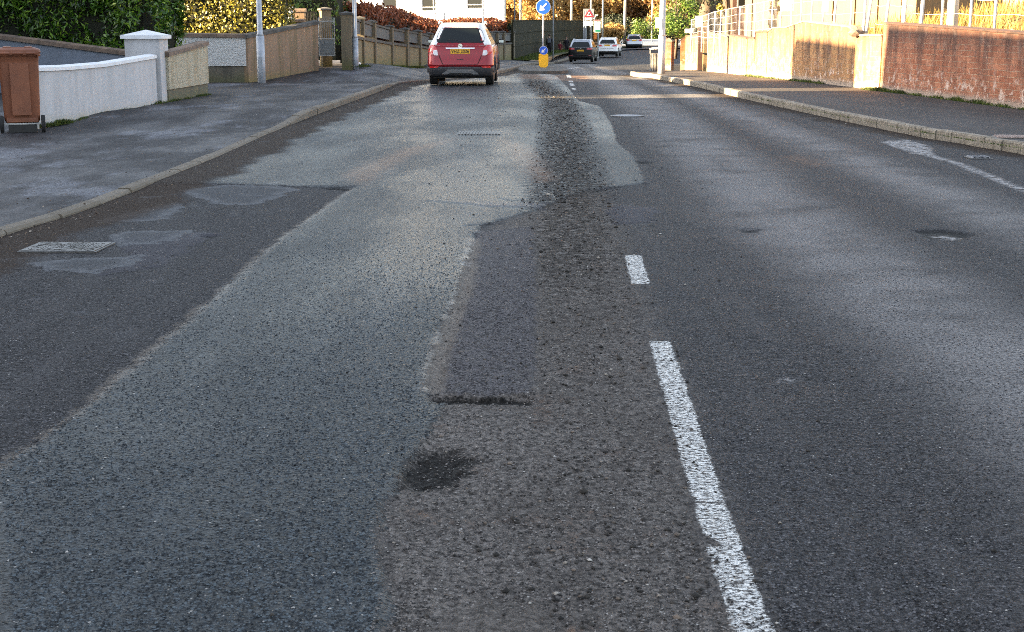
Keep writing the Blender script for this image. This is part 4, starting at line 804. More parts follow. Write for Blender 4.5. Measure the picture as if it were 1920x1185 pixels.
board('sign_board', 'large white board tied to the mesh fence above the humped wall', 1467, 1489, -10, 21, fy_at(1478)-.08, M['white'])
board('sign_board', 'small white board with narrow foot hung on the mesh fence post', 1541, 1554, -8, 23, fy_at(1547)-.08, M['white'])
board('sign_board', 'white board on the farthest mesh fence panel', 1303, 1316, 30, 50, fy_at(1308)-.08, M['white'])
board('sign_board', 'small white board above the shaded pinkish brick wall', 1284, 1300, 54, 62, 50.5, M['white'])
q = fy_at(1785)+.35; a = PY(1785, 40, q); t = thing('concrete_post', 'thick pale round post in the fence before the golden bank', 'post', (a.x, q, .9)); MB().tube([(0, 0, -.3), (0, 0, 3.2)], [.13, .12], 14).build('post_shaft', M['pale_pole'], t, smooth=True)

# ------------------------------------------------------------------ poles, lamps, signs
def lamp(name, label, px, py, dz, r0, r1, hb, hh, mtl, cat='lamp post', arm=1.0):
    b_ = P(px, py, dz); t = thing(name, label, cat, tuple(b_))
    MB().tube([(0, 0, -.3), (0, 0, hb)], r0, 16).build('base_shaft', mtl, t, smooth=True)
    MB().tube([(0, 0, hb+.001), (0, 0, hb+.05), (0, 0, hh)], [r0*1.02, r1, r1*.75], 16).build('pole', mtl, t, smooth=True)
    MB().tube([(0, 0, hh), (arm*.3, 0, hh+.25), (arm, 0, hh+.3)], .03, 8).build('arm', mtl, t, smooth=True)
    MB().box(arm, arm+.55*(1 if arm > 0 else -1), -.12, .12, hh+.24, hh+.34).build('lamp_head', M['grey_metal'], t, bevel=.02); return t, b_
l1, lb = lamp('street_lamp', 'grey steel street lamp in front of the tan wall on the left footpath', 491, 162, .03, .105, .07, 1.28, 8, M['galv'])
f = MB().box(-.05, .05, -.112, -.09, .35, .75).build('door_panel', M['galv'], l1)
l2, _ = lamp('street_lamp', 'slim grey street lamp standing before the concrete piers', 667, 130, .05, .09, .065, .9, 8, M['galv'])
lamp('street_lamp', 'slim grey pole behind the red car, against the white house', 906, 117, .05, .07, .05, 1.0, 8, M['galv'])
lamp('street_lamp', 'tall grey street lamp with a white box, beside the litter bin', 1240, 138, .125, .12, .10, 1.2, 8, M['galv'], arm=-1.)
q = P(1240, 138, .125); a = PY(1234.5, 53, q.y-.12); t = MB().box(-.10, .05, -.06, .0, 0, .34).build('white_box', M['white'], bevel=.01); t.location = (a.x, a.y, a.z); tag(t, 'small white box strapped to the tall lamp post by the litter bin', 'box')
def pole(label, px, yb, Y, r, mtl, hh=7, name='pole'):
    b_ = PY(px, yb, Y); t = thing(name, label, 'pole', tuple(b_)); MB().tube([(0, 0, -.4), (0, 0, hh*.5), (0, 0, hh)], [r, r*.9, r*.7], 10).build('pole_shaft', mtl, t, smooth=True); MB().tube([(0, 0, hh+.001), (0, 0, hh+.05)], [r*.9, r*.4], 10).build('pole_cap', M['grey_metal'], t); return t
pole('slim grey pole on the verge just left of the walking child', 1037, 100, 100, .055, M['galv'])
pole('pale sunlit pole rising behind the green fence, near the child', 1071, 60, 150, .14, M['pale_pole'], 8)
pole('pale pole directly behind the warning sign', 1107.5, 75, 141, .10, M['pale_pole'], 8)
pole('thin weathered pole right of the white and green stop sign', 1129.5, 75, 150, .09, M['pale_pole'], 8)
pole('tall pale pole standing by the far white wall', 1171, 76, 160, .16, M['pale_pole'], 8)
pole('pale pole rising from behind the green fence at its near end', 976, 50, 110, .10, M['pale_pole'], 8)
pole('slim pole left of the green fence top, near the white house', 965, 50, 100, .05, M['galv'], 8)
pole('thin pale pole among the bushes left of the tall lamp', 1222, 70, 120, .06, M['pale_pole'], 8)

def arrow_sign(parent, r, z, y):
    n = 40; face = MB(); face.prism([(r*math.cos(2*PI*k/n), z+r*math.sin(2*PI*k/n)) for k in range(n)], y, y+.012); rim = MB()
    fo = MB().prism([(r*1.0*math.cos(2*PI*k/n), z+r*1.0*math.sin(2*PI*k/n)) for k in range(n)], y, y+.012).build('sign_rim', M['white'], parent)
    MB().prism([(r*.94*math.cos(2*PI*k/n), z+r*.94*math.sin(2*PI*k/n)) for k in range(n)], y-.006, y-.001).build('sign_face', M['blue'], fo)
    # white arrow pointing down-left
    A_ = [(.62, .09), (-.05, .09), (-.05, .30), (-.72, 0), (-.05, -.30), (-.05, -.09), (.62, -.09)]
    A_ = [(.64, .10), (-.18, .10), (-.02, .40), (-.20, .40), (-.70, 0), (-.20, -.40), (-.02, -.40), (-.18, -.10), (.64, -.10)]
    c, s = math.cos(rad(225-180)), math.sin(rad(225-180)); A_ = [((u*c-v*s)*r, z+(u*s+v*c)*r) for u, v in A_]
    MB().prism(A_, y-.012, y-.007).build('arrow', M['white'], fo); return fo
BI = P(1019, 129.5, 0); BY = 60.3
BI = PY(1019, 129, BY)
isl = MB(); ix0, ix1 = PY(982, 130, 60).x, PY(1056, 130, 60).x
outl = [(.45, 54.0), (.75, 52.4), (1.3, 51.9), (1.85, 52.4), (2.15, 54.0), (2.35, 60), (2.45, 66), (2.1, 67), (1.3, 67.2), (.7, 66.5), (.4, 60)]
outl = [(x_-.15 if x_ < 1 else x_, y_) for x_, y_ in outl]
zi = lambda x_, y_: float(terr(x_, y_))
n = len(outl); cx_, cy_ = 1.3, 59.5; top = [(x_, y_, zi(x_, y_)+.11) for x_, y_ in outl]; ins = [(cx_+(x_-cx_)*.8, cy_+(y_-cy_)*.96, zi(x_, y_)+.12) for x_, y_ in outl]
isl.rings([[(x_+(x_-cx_)*.03, y_, zi(x_, y_)-.15) for x_, y_ in outl], top, ins]); tag(isl.build('traffic_island', [M['coping_dark']]), 'low dark kerbed traffic island in the middle of the road', 'traffic island', kind='structure')
zi0 = BI.z
t = thing('bollard', 'yellow keep-left bollard with blue arrow roundel on the traffic island', 'bollard', (BI.x, BY, zi0))
k_ = BY/F*1.0; hb = PY(1019, 101, BY).z-zi0; wB = 17.5/F*BY
sh = [(-wB/2*.93, .13), (-wB/2*.55, .05), (wB/2*.55, .05), (wB/2*.93, .13), (wB/2, .3), (wB/2, hb*.96), (wB/2*.8, hb), (-wB/2*.8, hb), (-wB/2, hb*.96), (-wB/2, .3)]
MB().prism(sh, -.1, .1).build('shell', M['yellow'], t, bevel=.012); MB().box(-.07, .07, -.06, .06, -.1, .06).build('foot', M['black'], t)
arrow_sign(t, 7.9/F*BY, PY(1019, 94.5, BY).z-zi0, -.125)
t = thing('keep_left_sign', 'large round blue keep-left arrow sign on a grey pole above the island', 'road sign', (PY(1018, 128, BY+.9).x, BY+.9, zi(1.35, BY+.9)+.1)); zb_ = zi(1.35, BY+.9)+.1
MB().tube([(0, 0, -.2), (0, 0, PY(1019, 2, BY+.9).z-zb_)], .042, 10).build('pole', M['galv'], t, smooth=True); arrow_sign(t, 13.5/F*(BY+.9), PY(1019, 13, BY+.9).z-zb_, -.075)
# warning sign on two posts
WY = 134; q = PY(1104, 70, WY); zb_ = -1.1; t = thing('warning_sign', 'grey backed red triangle warning sign over two white plates, beyond the green fence', 'road sign', (q.x, WY, zb_)); s_ = WY/F; X_ = lambda px: (px-1104)*s_; Z_ = lambda py: PY(1104, py, WY).z-zb_
MB().tube([(X_(1095), .06, -.3), (X_(1095), .06, Z_(17))], .07, 8).build('post', M['grey_metal'], t); MB().tube([(X_(1098.5), .06, -.3), (X_(1098.5), .06, Z_(20))], .07, 8).build('post', M['grey_metal'], t)
bk = MB().box(X_(1093.5), X_(1113), 0, .02, Z_(33), Z_(16.5)).build('backing_board', M['grey_metal'], t)
MB().prism([(X_(1095.3), Z_(32)), (X_(1112.8), Z_(32)), (X_(1104), Z_(17.2))], -.02, -.003).build('red_triangle', M['redp'], bk); MB().prism([(X_(1099.5), Z_(29.8)), (X_(1108.6), Z_(29.8)), (X_(1104), Z_(21.6))], -.03, -.021).build('white_triangle', M['white'], bk)
MB().box(X_(1101.2), X_(1102.6), -.036, -.031, Z_(27.2), Z_(25.8)).box(X_(1102.7), X_(1105.6), -.036, -.031, Z_(27.6), Z_(26)).box(X_(1104), X_(1105.4), -.038, -.0361, Z_(28.4), Z_(24.5)).build('symbol', M['black'], bk)
for (x0_, x1_, y0_, y1_, rows) in ((1096.5, 1110, 33.4, 37.6, [35.5]), (1095.5, 1111, 39.2, 48.2, [41.5, 43.7, 46])):
    pl = MB().box(X_(x0_), X_(x1_), -.01, .01, Z_(y1_), Z_(y0_)).build('plate', M['white'], t)
    for j, yr in enumerate(rows):
        m_ = MB(); w0 = [(1100, 1107), (1099, 1108), (1097, 1110), (1101, 1106)][j if len(rows) > 1 else 0]
        xx_ = w0[0]
        while xx_ < w0[1]: m_.box(X_(xx_), X_(xx_+.7), -.015, -.011, Z_(yr+.5), Z_(yr-.4)); xx_ += 1.05
        m_.build('lettering', M['grey_metal'], pl)
# stop flag and post
WY = 126; q = PY(1120, 62, WY); t = thing('bus_stop_sign', 'white and green bus stop board on a grey post behind the white car', 'road sign', (q.x, WY, -1.1)); s_ = WY/F; X_ = lambda px: (px-1120)*s_; Z_ = lambda py: PY(1120, py, WY).z+1.1
MB().tube([(X_(1122), .08, -.3), (X_(1122), .08, Z_(38))], .06, 8).build('post', M['grey_metal'], t); pn = MB().box(X_(1113.5), X_(1126), 0, .06, Z_(61), Z_(39)).build('panel', M['paleg'], t, bevel=.01)
MB().box(X_(1116), X_(1125), -.012, -.002, Z_(55.5), Z_(42)).build('poster', M['white'], pn); MB().box(X_(1116), X_(1125), -.012, -.002, Z_(59.5), Z_(56)).build('green_band', M['green'], pn); MB().box(X_(1113), X_(1127.5), -.06, .1, Z_(38.6), Z_(37)).build('top_rail', mat('pink_rail', (.4, .2, .2)), t)
MB().tube([(X_(1114), 0, Z_(36)), (X_(1117), 0, Z_(29)), (X_(1121), 0, Z_(28.5))], [.09, .09, .05], 7).build('lamp_arm', M['white'], t)
WY = 127; q = PY(1116, 74, WY); t = MB().box(-.13, .13, -.1, .1, 0, .62).build('orange_bin', M['orange'], bevel=.03); t.location = (q.x, WY, q.z); tag(t, 'orange box standing beside the bus stop board', 'box')
# litter bin
b_ = P(1229, 133.5, .125); t = thing('litter_bin', 'grey slatted litter bin beside the tall lamp on the right corner', 'litter bin', tuple(b_)); hb = PY(1229, 89, b_.y).z-b_.z
m_ = MB().tube([(0, 0, .02), (0, 0, hb*.75)], [.17, .19], 14); m_.build('drum', mat('bin_metal', (.16, .15, .13), (.10, .09, .08)), t)
m_ = MB()
for k in range(14): an = 2*PI*k/14; m_.box(.2*math.cos(an)-.008, .2*math.cos(an)+.008, .2*math.sin(an)-.008, .2*math.sin(an)+.008, 0, hb*.75)
m_.build('slats', M['grey_metal'], t)
for sx in (-1, 1): MB().box(sx*.2-.02, sx*.2+.02, -.02, .02, hb*.75, hb-.06).build('bracket', M['grey_metal'], t)
MB().tube([(0, 0, hb-.06), (0, 0, hb-.03), (0, 0, hb)], [.24, .24, .10], 14).build('hood', M['light_metal'], t)

# ------------------------------------------------------------------ brown wheelie bin
bb = P(27, 250, .04); t = thing('wheelie_bin', 'brown two-wheeled bin standing in front of the curved white wall', 'wheelie bin', (bb.x, bb.y+.38, bb.z), rad(19))
def rrect(hx, hy, z, r=.05, n=4, cy=0):
    p = []
    for sx, sy, a0 in ((1, 1, 0), (-1, 1, 90), (-1, -1, 180), (1, -1, 270)):
        for k in range(n+1): a = rad(a0+90*k/n); p.append((sx*(hx-r)+r*math.cos(a), cy+sy*(hy-r)+r*math.sin(a), z))
    return p
Rb = [rrect(.20, .21, .10, .04, cy=.02), rrect(.235, .25, .16, .05, cy=.01), rrect(.25, .28, .55, .05), rrect(.262, .31, .90, .05), rrect(.268, .325, .965, .05)]
body = MB().rings(Rb).build('body', M['bin'], t, smooth=False)
MB().rings([rrect(.29, .345, .966, .05), rrect(.295, .35, .985, .05), rrect(.29, .345, 1.0, .05)]).build('rim', M['bin'], t)
MB().box(-.125, .125, -.335, -.262, .22, .88).build('rear_rib', M['bin'], t, bevel=.008)
MB().box(-.21, .21, -.275, -.2, .13, .185).build('axle_housing', M['bin'], t, bevel=.008)
lid = MB().rings([rrect(.29, .36, 1.003, .05, cy=.01), rrect(.30, .37, 1.02, .06, cy=.01), rrect(.29, .36, 1.05, .06, cy=.01), rrect(.22, .29, 1.075, .06, cy=.01), rrect(.20, .27, 1.065, .06, cy=.01)]).build('lid', M['bin'], t)
for sx in (-.14, .14): MB().box(sx-.05, sx+.05, -.25, .25, 1.068, 1.088).build('lid_rib', M['bin'], lid, bevel=.008)
hd = MB().tube([(-.25, -.345, .96), (-.25, -.40, 1.005), (.25, -.40, 1.005), (.25, -.345, .96)], .016, 8)
for sx in (-.25, -.09, .09, .25): hd.box(sx-.02, sx+.02, -.41, -.30, .985, 1.03)
hd.build('handle', M['bin'], t)
for sx in (-1, 1):
    wv = MB(); wv.tube([(sx*.245, -.24, .11), (sx*.25, -.24, .11), (sx*.295, -.24, .11), (sx*.30, -.24, .11)], [.09, .11, .11, .09], 20).build('wheel', M['rubber'], t)
MB().tube([(-.30, -.24, .11), (.30, -.24, .11)], .012, 8).build('axle', M['light_metal'], t); MB().box(-.19, .19, -.26, .2, .0, .095).build('base', M['black'], t); t.scale = (1.05, 1, 1.13)

# ------------------------------------------------------------------ ironworks in the road
def cover(name, label, c, sx, sy, rz, mtl, cat, circ=True, dz=.006):
    t = thing(name, label, cat, (c.x, c.y, float(terr(c.x, c.y))+dz), rz); MB().box(-sx/2, sx/2, -sy/2, sy/2, -.03, .004).build('frame', M['iron'], t)
    p = MB().box(-sx/2+.02, sx/2-.02, -sy/2+.02, sy/2-.02, .0041, .009).build('plate', mtl, t, bevel=.002)
    r = MB()
    if circ:
        for q in range(3, 40, 2):
            rr = q*.01; ns = 26; 
            for k in range(ns):
                if random.random() < .35: continue
                a0, a1 = 2*PI*k/ns, 2*PI*(k+.8)/ns
                if max(abs((rr+.014)*math.cos(a0)), abs((rr+.014)*math.cos(a1)))*1. > sx/2-.03 or max(abs((rr+.014)*math.sin(a0)), abs((rr+.014)*math.sin(a1)))*1. > sy/2-.03: continue
                r.hexa([(rr*math.cos(a0), rr*math.sin(a0), .009), ((rr+.014)*math.cos(a0), (rr+.014)*math.sin(a0), .009), ((rr+.014)*math.cos(a1), (rr+.014)*math.sin(a1), .009), (rr*math.cos(a1), rr*math.sin(a1), .009)],
                       [(rr*math.cos(a0), rr*math.sin(a0), .0125), ((rr+.014)*math.cos(a0), (rr+.014)*math.sin(a0), .0125), ((rr+.014)*math.cos(a1), (rr+.014)*math.sin(a1), .0125), (rr*math.cos(a1), rr*math.sin(a1), .0125)])
        r.build('tread', mtl, t)
    else:
        nb = 14
        for k in range(nb):
            x_ = -sx/2+.04+(sx-.08)*k/(nb-1)
            for ya, yb_ in ((-sy/2+.03, -.01), (.01, sy/2-.03)): r.box(x_-.011, x_+.011, ya, yb_, .009, .02)
        r.build('bars', mtl, t)
    return t
M['iron'] = mat('worn_cast_iron', (.12, .115, .11), (.06, .058, .055), 20, .5, .002, 120, metal=.4)
M['iron_l'] = mat('polished_cast_iron', (.17, .165, .16), (.07, .068, .066), 12, .45, .002, 120, metal=.5)
M['conc'] = mat('pale_worn_cover', (.30, .31, .33), (.22, .22, .24), 15, .6, .002)
c = (P(40, 467)+P(212, 467))/2; cover('manhole_cover', 'square iron cover with ring tread by the left kerb', c, .56, .44, rad(-2), M['iron_l'], 'manhole cover')
c = P(899, 252); cover('drain_grate', 'slotted iron drain grate in the blue-grey lane behind the red car', c, .66, .58, 0, M['iron_l'], 'drain grate', False, .010)
c = P(1176, 218); t = thing('manhole_cover', 'round pale access cover in the right lane', 'manhole cover', (c.x, c.y, c.z+.004)); MB().tube([(0, 0, -.03), (0, 0, .006)], .30, 28).build('frame', M['iron'], t); MB().tube([(0, 0, .0061), (0, 0, .011)], .26, 28).build('plate', M['conc'], t)
c = P(1834, 297); cover('stopcock_cover', 'small pale square cover by the right kerb', c, .26, .3, 0, M['conc'], 'cover', False, .004)
c = P(1900, 258, .125); cover('stopcock_cover', 'small pinkish cover set in the right footpath', Vector((c.x, c.y, 0)), .5, .4, rad(-10), mat('pink_cover', (.34, .26, .23), None, 12), 'cover', False, .13)
q = P(673, 124.5, .05); rock('crushed_cup', 'small crushed white cup beside the slim street lamp', (q.x, q.y-.1, q.z+.07), .08, M['white'], 5, 'litter', .8)

# ------------------------------------------------------------------ loose stones
def stones():
    r = np.random.default_rng(21); ok = []
    pool = []
    xs = RX[0]; ys = RY[:, 0]
    def samp(n, X, Y):
        i = np.clip(np.searchsorted(ys, Y), 0, len(ys)-1); j = np.clip(np.searchsorted(xs, X), 0, len(xs)-1); return i, j
    # centre
    n = 90000; Y = 3.2+38*r.uniform(0, 1, n)**2.0; X = r.uniform(-.9, 2.2, n); i, j = samp(n, X, Y)
    cen = FLD['centre'][i, j]; deb = FLD['debris'][i, j]; pur = FLD['purple'][i, j]; blue = FLD['blue'][i, j]
    clump = np.clip(.5+.75*np.sin(X*9+2*np.sin(Y*1.7))*np.sin(Y*2.3+X*3+1.5*np.sin(Y*.9)), 0, 1)
    far = np.interp(Y, [3, 8, 10, 20, 30, 42], [.16, .22, .40, .36, .26, .2]); pr_ = np.where(deb > -.15, (.35+.65*clump)*far*np.clip(1+deb*2.2, .2, 1.5), np.where(cen > .02, .05+.12*clump, .015)); pr_ = np.where((pur > 0) & (deb < 0), .05, pr_); pr_ = np.where((blue > .05) & (deb < -.12), .015, pr_)
    k = r.uniform(0, 1, n) < pr_; X, Y, deb, i, j = X[k], Y[k], deb[k], i[k], j[k]; Z = RZ[i, j]; m = len(X)
    s = r.lognormal(-5.45, .42, m); s = np.clip(s, .0022, .016); s *= np.where(deb > -.05, 1.35, 1.)*np.interp(Y, [3, 8, 20, 40], [.95, 1.0, 1.5, 1.9])
    oc = np.array([(1, 0, 0), (-1, 0, 0), (0, 1, 0), (0, -1, 0), (0, 0, 1), (0, 0, -1), ], float); fo = np.array([(0, 2, 4), (2, 1, 4), (1, 3, 4), (3, 0, 4), (2, 0, 5), (1, 2, 5), (3, 1, 5), (0, 3, 5)])
    V = oc[None]*r.uniform(.7, 1.25, (m, 6, 1)); V[:, :, 2] *= .6; a = r.uniform(0, 2*PI, m); ca, sa = np.cos(a)[:, None], np.sin(a)[:, None]
    x_, y_ = V[:, :, 0]*ca-V[:, :, 1]*sa, V[:, :, 0]*sa+V[:, :, 1]*ca
    V = np.stack([x_, y_, V[:, :, 2]+.25], -1)*s[:, None, None]+np.stack([X, Y, Z], 1)[:, None]
    Fq = (fo[None]+(np.arange(m)*6)[:, None, None]).reshape(-1, 3)
    g = G('grit_stones'); cr = g.t.nodes.new('ShaderNodeValToRGB'); cols = [(0, (.008, .007, .006)), (.5, (.028, .024, .020)), (.8, (.07, .06, .052)), (.95, (.17, .13, .10)), (.985, (.36, .33, .29)), (1, (.45, .43, .40))]
    while len(cr.color_ramp.elements) < len(cols): cr.color_ramp.elements.new(.5)
    for e, (p, c) in zip(cr.color_ramp.elements, cols): e.position = p; e.color = (*c, 1)
    g.t.links.new(g.isl(), cr.inputs[0]); g.set(base=cr.outputs[0], rough=.85)
    tag(link('loose_grit', fastmesh('loose_grit', V.reshape(-1, 3), Fq), g.m), 'loose stones and grit scattered down the middle of the road', 'gravel', kind='stuff')
stones()
def chippings():
    r = np.random.default_rng(33); n = 150000; Y = 3.3+7.5*r.uniform(0, 1, n)**1.5; X = r.uniform(-1, 1, n)*Y*.385
    j = np.clip(np.searchsorted(RX[0], X), 0, RX.shape[1]-1); i = np.clip(np.searchsorted(RY[:, 0], Y), 0, RX.shape[0]-1)
    blue = FLD['blue'][i, j] > .02; cen = (FLD['centre'][i, j] > 0) & ~blue; sp = (FLD['paint'][i, j] > -.03) | (FLD['purple'][i, j] > 0)
    cl = .5+.5*np.sin(X*4.1+1.7*np.sin(Y*2.3))*np.sin(Y*3.1+X*1.9)
    pr_ = np.where(blue, .30+.6*cl, np.where(cen, .40+.3*cl, .36))*np.where(sp, .25, 1)*np.interp(Y, [3, 9, 10.8], [1, .8, .1]); k = r.uniform(0, 1, n) < pr_
    X, Y, i, j, blue, cen = X[k], Y[k], i[k], j[k], blue[k], cen[k]; m = len(X); s = r.uniform(.0026, .0058, m)*np.where(blue, 1.12, .92)
    oc = np.array([(1, 0, 0), (-1, 0, 0), (0, 1, 0), (0, -1, 0), (0, 0, 1)], float); fo = np.array([(0, 2, 4), (2, 1, 4), (1, 3, 4), (3, 0, 4)])
    V = oc[None]*r.uniform(.55, 1.3, (m, 5, 1)); V[:, 4, 2] *= r.uniform(.35, .8, m); V[:, 4, :2] = r.uniform(-.4, .4, (m, 2)); a = r.uniform(0, 2*PI, m); ca, sa = np.cos(a)[:, None], np.sin(a)[:, None]
    V = np.stack([V[:, :, 0]*ca-V[:, :, 1]*sa, V[:, :, 0]*sa+V[:, :, 1]*ca, V[:, :, 2]], -1)*s[:, None, None]+np.stack([X, Y, RZ[i, j]], 1)[:, None]
    me = fastmesh('surface_chippings', V.reshape(-1, 3), (fo[None]+(np.arange(m)*5)[:, None, None]).reshape(-1, 3))
    at = me.attributes.new('zone', 'FLOAT', 'POINT'); at.data.foreach_set('value', np.repeat(np.where(blue, 1., np.where(cen, .5, 0.)), 5).astype('f'))
    g = G('stone_chippings'); z = g.attr('zone'); rr = g.isl()
    lo = g.mix(g.M('GREATER_THAN', z, .25), (.008, .008, .009), (.016, .014, .013)); lo = g.mix(g.M('GREATER_THAN', z, .75), lo, (.014, .017, .020))
    hi = g.mix(g.M('GREATER_THAN', z, .25), (.13, .127, .134), (.22, .20, .185)); hi = g.mix(g.M('GREATER_THAN', z, .75), hi, (.092, .112, .126))
    c = g.mix(g.map(rr, .30, .85), lo, hi); c = g.mix(g.M('GREATER_THAN', rr, .994), c, (.42, .40, .37)); g.set(base=c, rough=.6, spec=.25)
    tag(link('surface_chippings', me, g.m), 'fine stone chippings bedded in the worn road surface', 'gravel', kind='stuff')
chippings()

def litter():
    r = np.random.default_rng(77); n = 2600; Y = 9+32*r.uniform(0, 1, n)**1.3; side = r.uniform(0, 1, n) < .72
    X = np.where(side, klx(Y)+np.where(r.uniform(0, 1, n) < .6, r.normal(.10, .12, n), -r.exponential(1.3, n)), krx(Y)-.06+np.where(r.uniform(0, 1, n) < .55, r.normal(0, .10, n), r.exponential(.8, n)))
    off = np.where(side & (X < klx(Y)-.02), khl(Y)+.018, np.where(~side & (X > krx(Y)+.02), khr(Y)+.012, .006)); s = r.uniform(.006, .017, n); a = r.uniform(0, 2*PI, n)
    t = np.stack([np.cos(a), np.sin(a), r.normal(0, .25, n)], 1)*s[:, None]; b = np.stack([-np.sin(a), np.cos(a), r.normal(0, .35, n)], 1)*s[:, None]*.5; C = np.stack([X, Y, terr(X, Y)+off+.004], 1)
    tag(link('leaf_litter', fastmesh('leaf_litter', np.stack([C-t, C+b, C+t, C-b], 1).reshape(-1, 3), np.arange(n*4).reshape(n, 4)), leafmat('dead_leaf_scraps', [(0, (.03, .02, .012)), (.6, (.11, .065, .035)), (.92, (.22, .15, .09)), (1, (.45, .42, .38))], .8, .05)), 'dead leaf scraps and dirt lying along both kerbs', 'leaf litter', kind='stuff')
litter()

# ------------------------------------------------------------------ cars
def interp(tab, z):
    return float(np.interp(z, [a for a, b in tab], [b for a, b in tab]))
def car_paint(name, c, metal=.5, rough=.3):
    g = G(name); n = g.noise(400, 2); g.set(base=g.mix(g.map(n, .4, .6, 0., .25), c, tuple(x*.7 for x in c)), rough=rough, metal=metal, coat=.5); g.b.inputs['Coat Roughness'].default_value = .06; return g.m
def make_car(name, label, loc, rz, sp):
    t = thing(name, label, 'car', loc, rz); L, hw0, Ht = sp['L'], sp['w']/2, sp['h']
    yr = sp['rear']; yf = sp['front']; hw = sp['hw']
    def sec(z, n=7, cr=.22, inset=0):
        a, b, w_ = interp(yr, z)+inset, interp(yf, z)-inset, interp(hw, z)*hw0-inset; p = []
        for sx, sy, a0 in ((1, 1, 0), (-1, 1, 90), (-1, -1, 180), (1, -1, 270)):
            r = cr if sy < 0 else cr*1.6
            for k in range(n+1): an = rad(a0+90*k/n); p.append((sx*(w_-r)+r*math.cos(an), (b-r if sy > 0 else a+r)+r*math.sin(an), z))
        return p
    def rear_y(x, z, cr=.22):
        w_ = interp(hw, z)*hw0; a = interp(yr, z); u = abs(x)-(w_-cr)
        return a if u <= 0 else a+cr-math.sqrt(max(0, cr*cr-min(u, cr*.999)**2))
    def patch(pname, rows, mtl, off=.006, parent=t, nx=10, th=.02):
        """rows: (z, xl, xr) bottom to top, laid on the rear surface"""
        v = []; fc = []
        for z, xl, xr in rows:
            lim = interp(hw, z)*hw0*.999; xl, xr = max(xl, -lim), min(xr, lim)
            for k in range(nx+1):
                x = xl+(xr-xl)*k/nx; v.append((x, rear_y(x, z)-off, z))
        c = nx+1; N_ = len(v)
        for i in range(len(rows)-1):
            for k in range(nx): fc.append((i*c+k, i*c+k+1, (i+1)*c+k+1, (i+1)*c+k))
        v += [(x, y+th, z) for x, y, z in v]; R_ = len(rows)
        edge = [k for k in range(c)]+[i*c+nx for i in range(1, R_)]+[(R_-1)*c+k for k in range(nx-1, -1, -1)]+[i*c for i in range(R_-2, 0, -1)]
        for a, b in zip(edge, edge[1:]+edge[:1]): fc.append((a, a+N_, b+N_, b))
        return MB().add(v, fc).build(pname, mtl, parent, smooth=False)
    zs = sp['zs']; zb = sp['belt']
    lower = [z for z in zs if z <= zb]; upper = [z for z in zs if z >= zb]
    zc = sp['clad']
    b_ = MB().rings([sec(z) for z in lower if z <= zc]+[]); b_.build('lower_cladding', sp['cladm'], t, smooth=True)
    b_ = MB().rings([sec(z) for z in lower if z >= zc]); body = b_.build('body', sp['paint'], t, smooth=True)
    ca = MB().rings([sec(z, cr=.2 if z < Ht-.1 else .18) for z in upper]); ca.build('cabin', sp.get('cabm', sp['paint']), t, smooth=True)
    Rr = sp['roofm']; zt = upper[-1]
    # side windows
    for sx in (-1, 1):
        z0, z1 = zb+.03, Ht-.16; pts = []
        y0, y1, y2, y3 = interp(yr, z0)+.42, interp(yf, z0)-.30, interp(yf, z1)-.18, interp(yr, z1)+.42
        x0_, x1_ = (interp(hw, z0)*hw0+.004)*sx, (interp(hw, z1)*hw0+.004)*sx
        MB().add([(x0_, y0, z0), (x0_, y1, z0), (x1_, y2, z1), (x1_, y3, z1)]+[(x0_-.02*sx, y0, z0), (x0_-.02*sx, y1, z0), (x1_-.02*sx, y2, z1), (x1_-.02*sx, y3, z1)], [(0, 1, 2, 3), (7, 6, 5, 4), (0, 4, 5, 1), (1, 5, 6, 2), (2, 6, 7, 3), (3, 7, 4, 0)]).build('side_window', M['carglass'], t)
        MB().tube([(sx*(hw0*.70), interp(yr, Ht-.05)+.35, Ht-.02), (sx*(hw0*.70), interp(yr, Ht-.05)+.5, Ht+.03), (sx*(hw0*.70), interp(yf, Ht-.05)-.4, Ht+.03), (sx*(hw0*.70), interp(yf, Ht-.05)-.25, Ht-.03)], .02, 6).build('roof_rail', sp.get('railm', M['light_metal']), t)
        mir = MB().rings([[(sx*(hw0+a), L*.64+b*.6, zb+.03+c) for a, b, c in ((.02*0+.03, 0, -.02), (.20, 0, 0), (.21, 0, .10), (.05, 0, .12))], [(sx*(hw0+a), L*.64+.10, zb+.03+c) for a, b, c in ((.05, 0, 0), (.17, 0, .02), (.18, 0, .08), (.06, 0, .10))]])
        mo = mir.build('door_mirror', sp.get('mirm', M['black']), t, bevel=.008); MB().tube([(sx*(hw0-.06), L*.64+.05, zb+.0), (sx*(hw0+.06), L*.64+.05, zb+.05)], .02, 6).build('mirror_arm', M['black'], mo)
        MB().box(min(sx*(hw0+.055), sx*(hw0+.185)), max(sx*(hw0+.055), sx*(hw0+.185)), L*.64-.009, L*.64-.003, zb+.045, zb+.115).build('mirror_glass', M['mirror'], mo)
    # roof panel
    if Rr is not None:
        MB().rings([sec(Ht-.062, inset=-.006), sec(Ht-.02, inset=.02), sec(Ht+.004, inset=.09)]).build('roof', Rr, t, smooth=True)
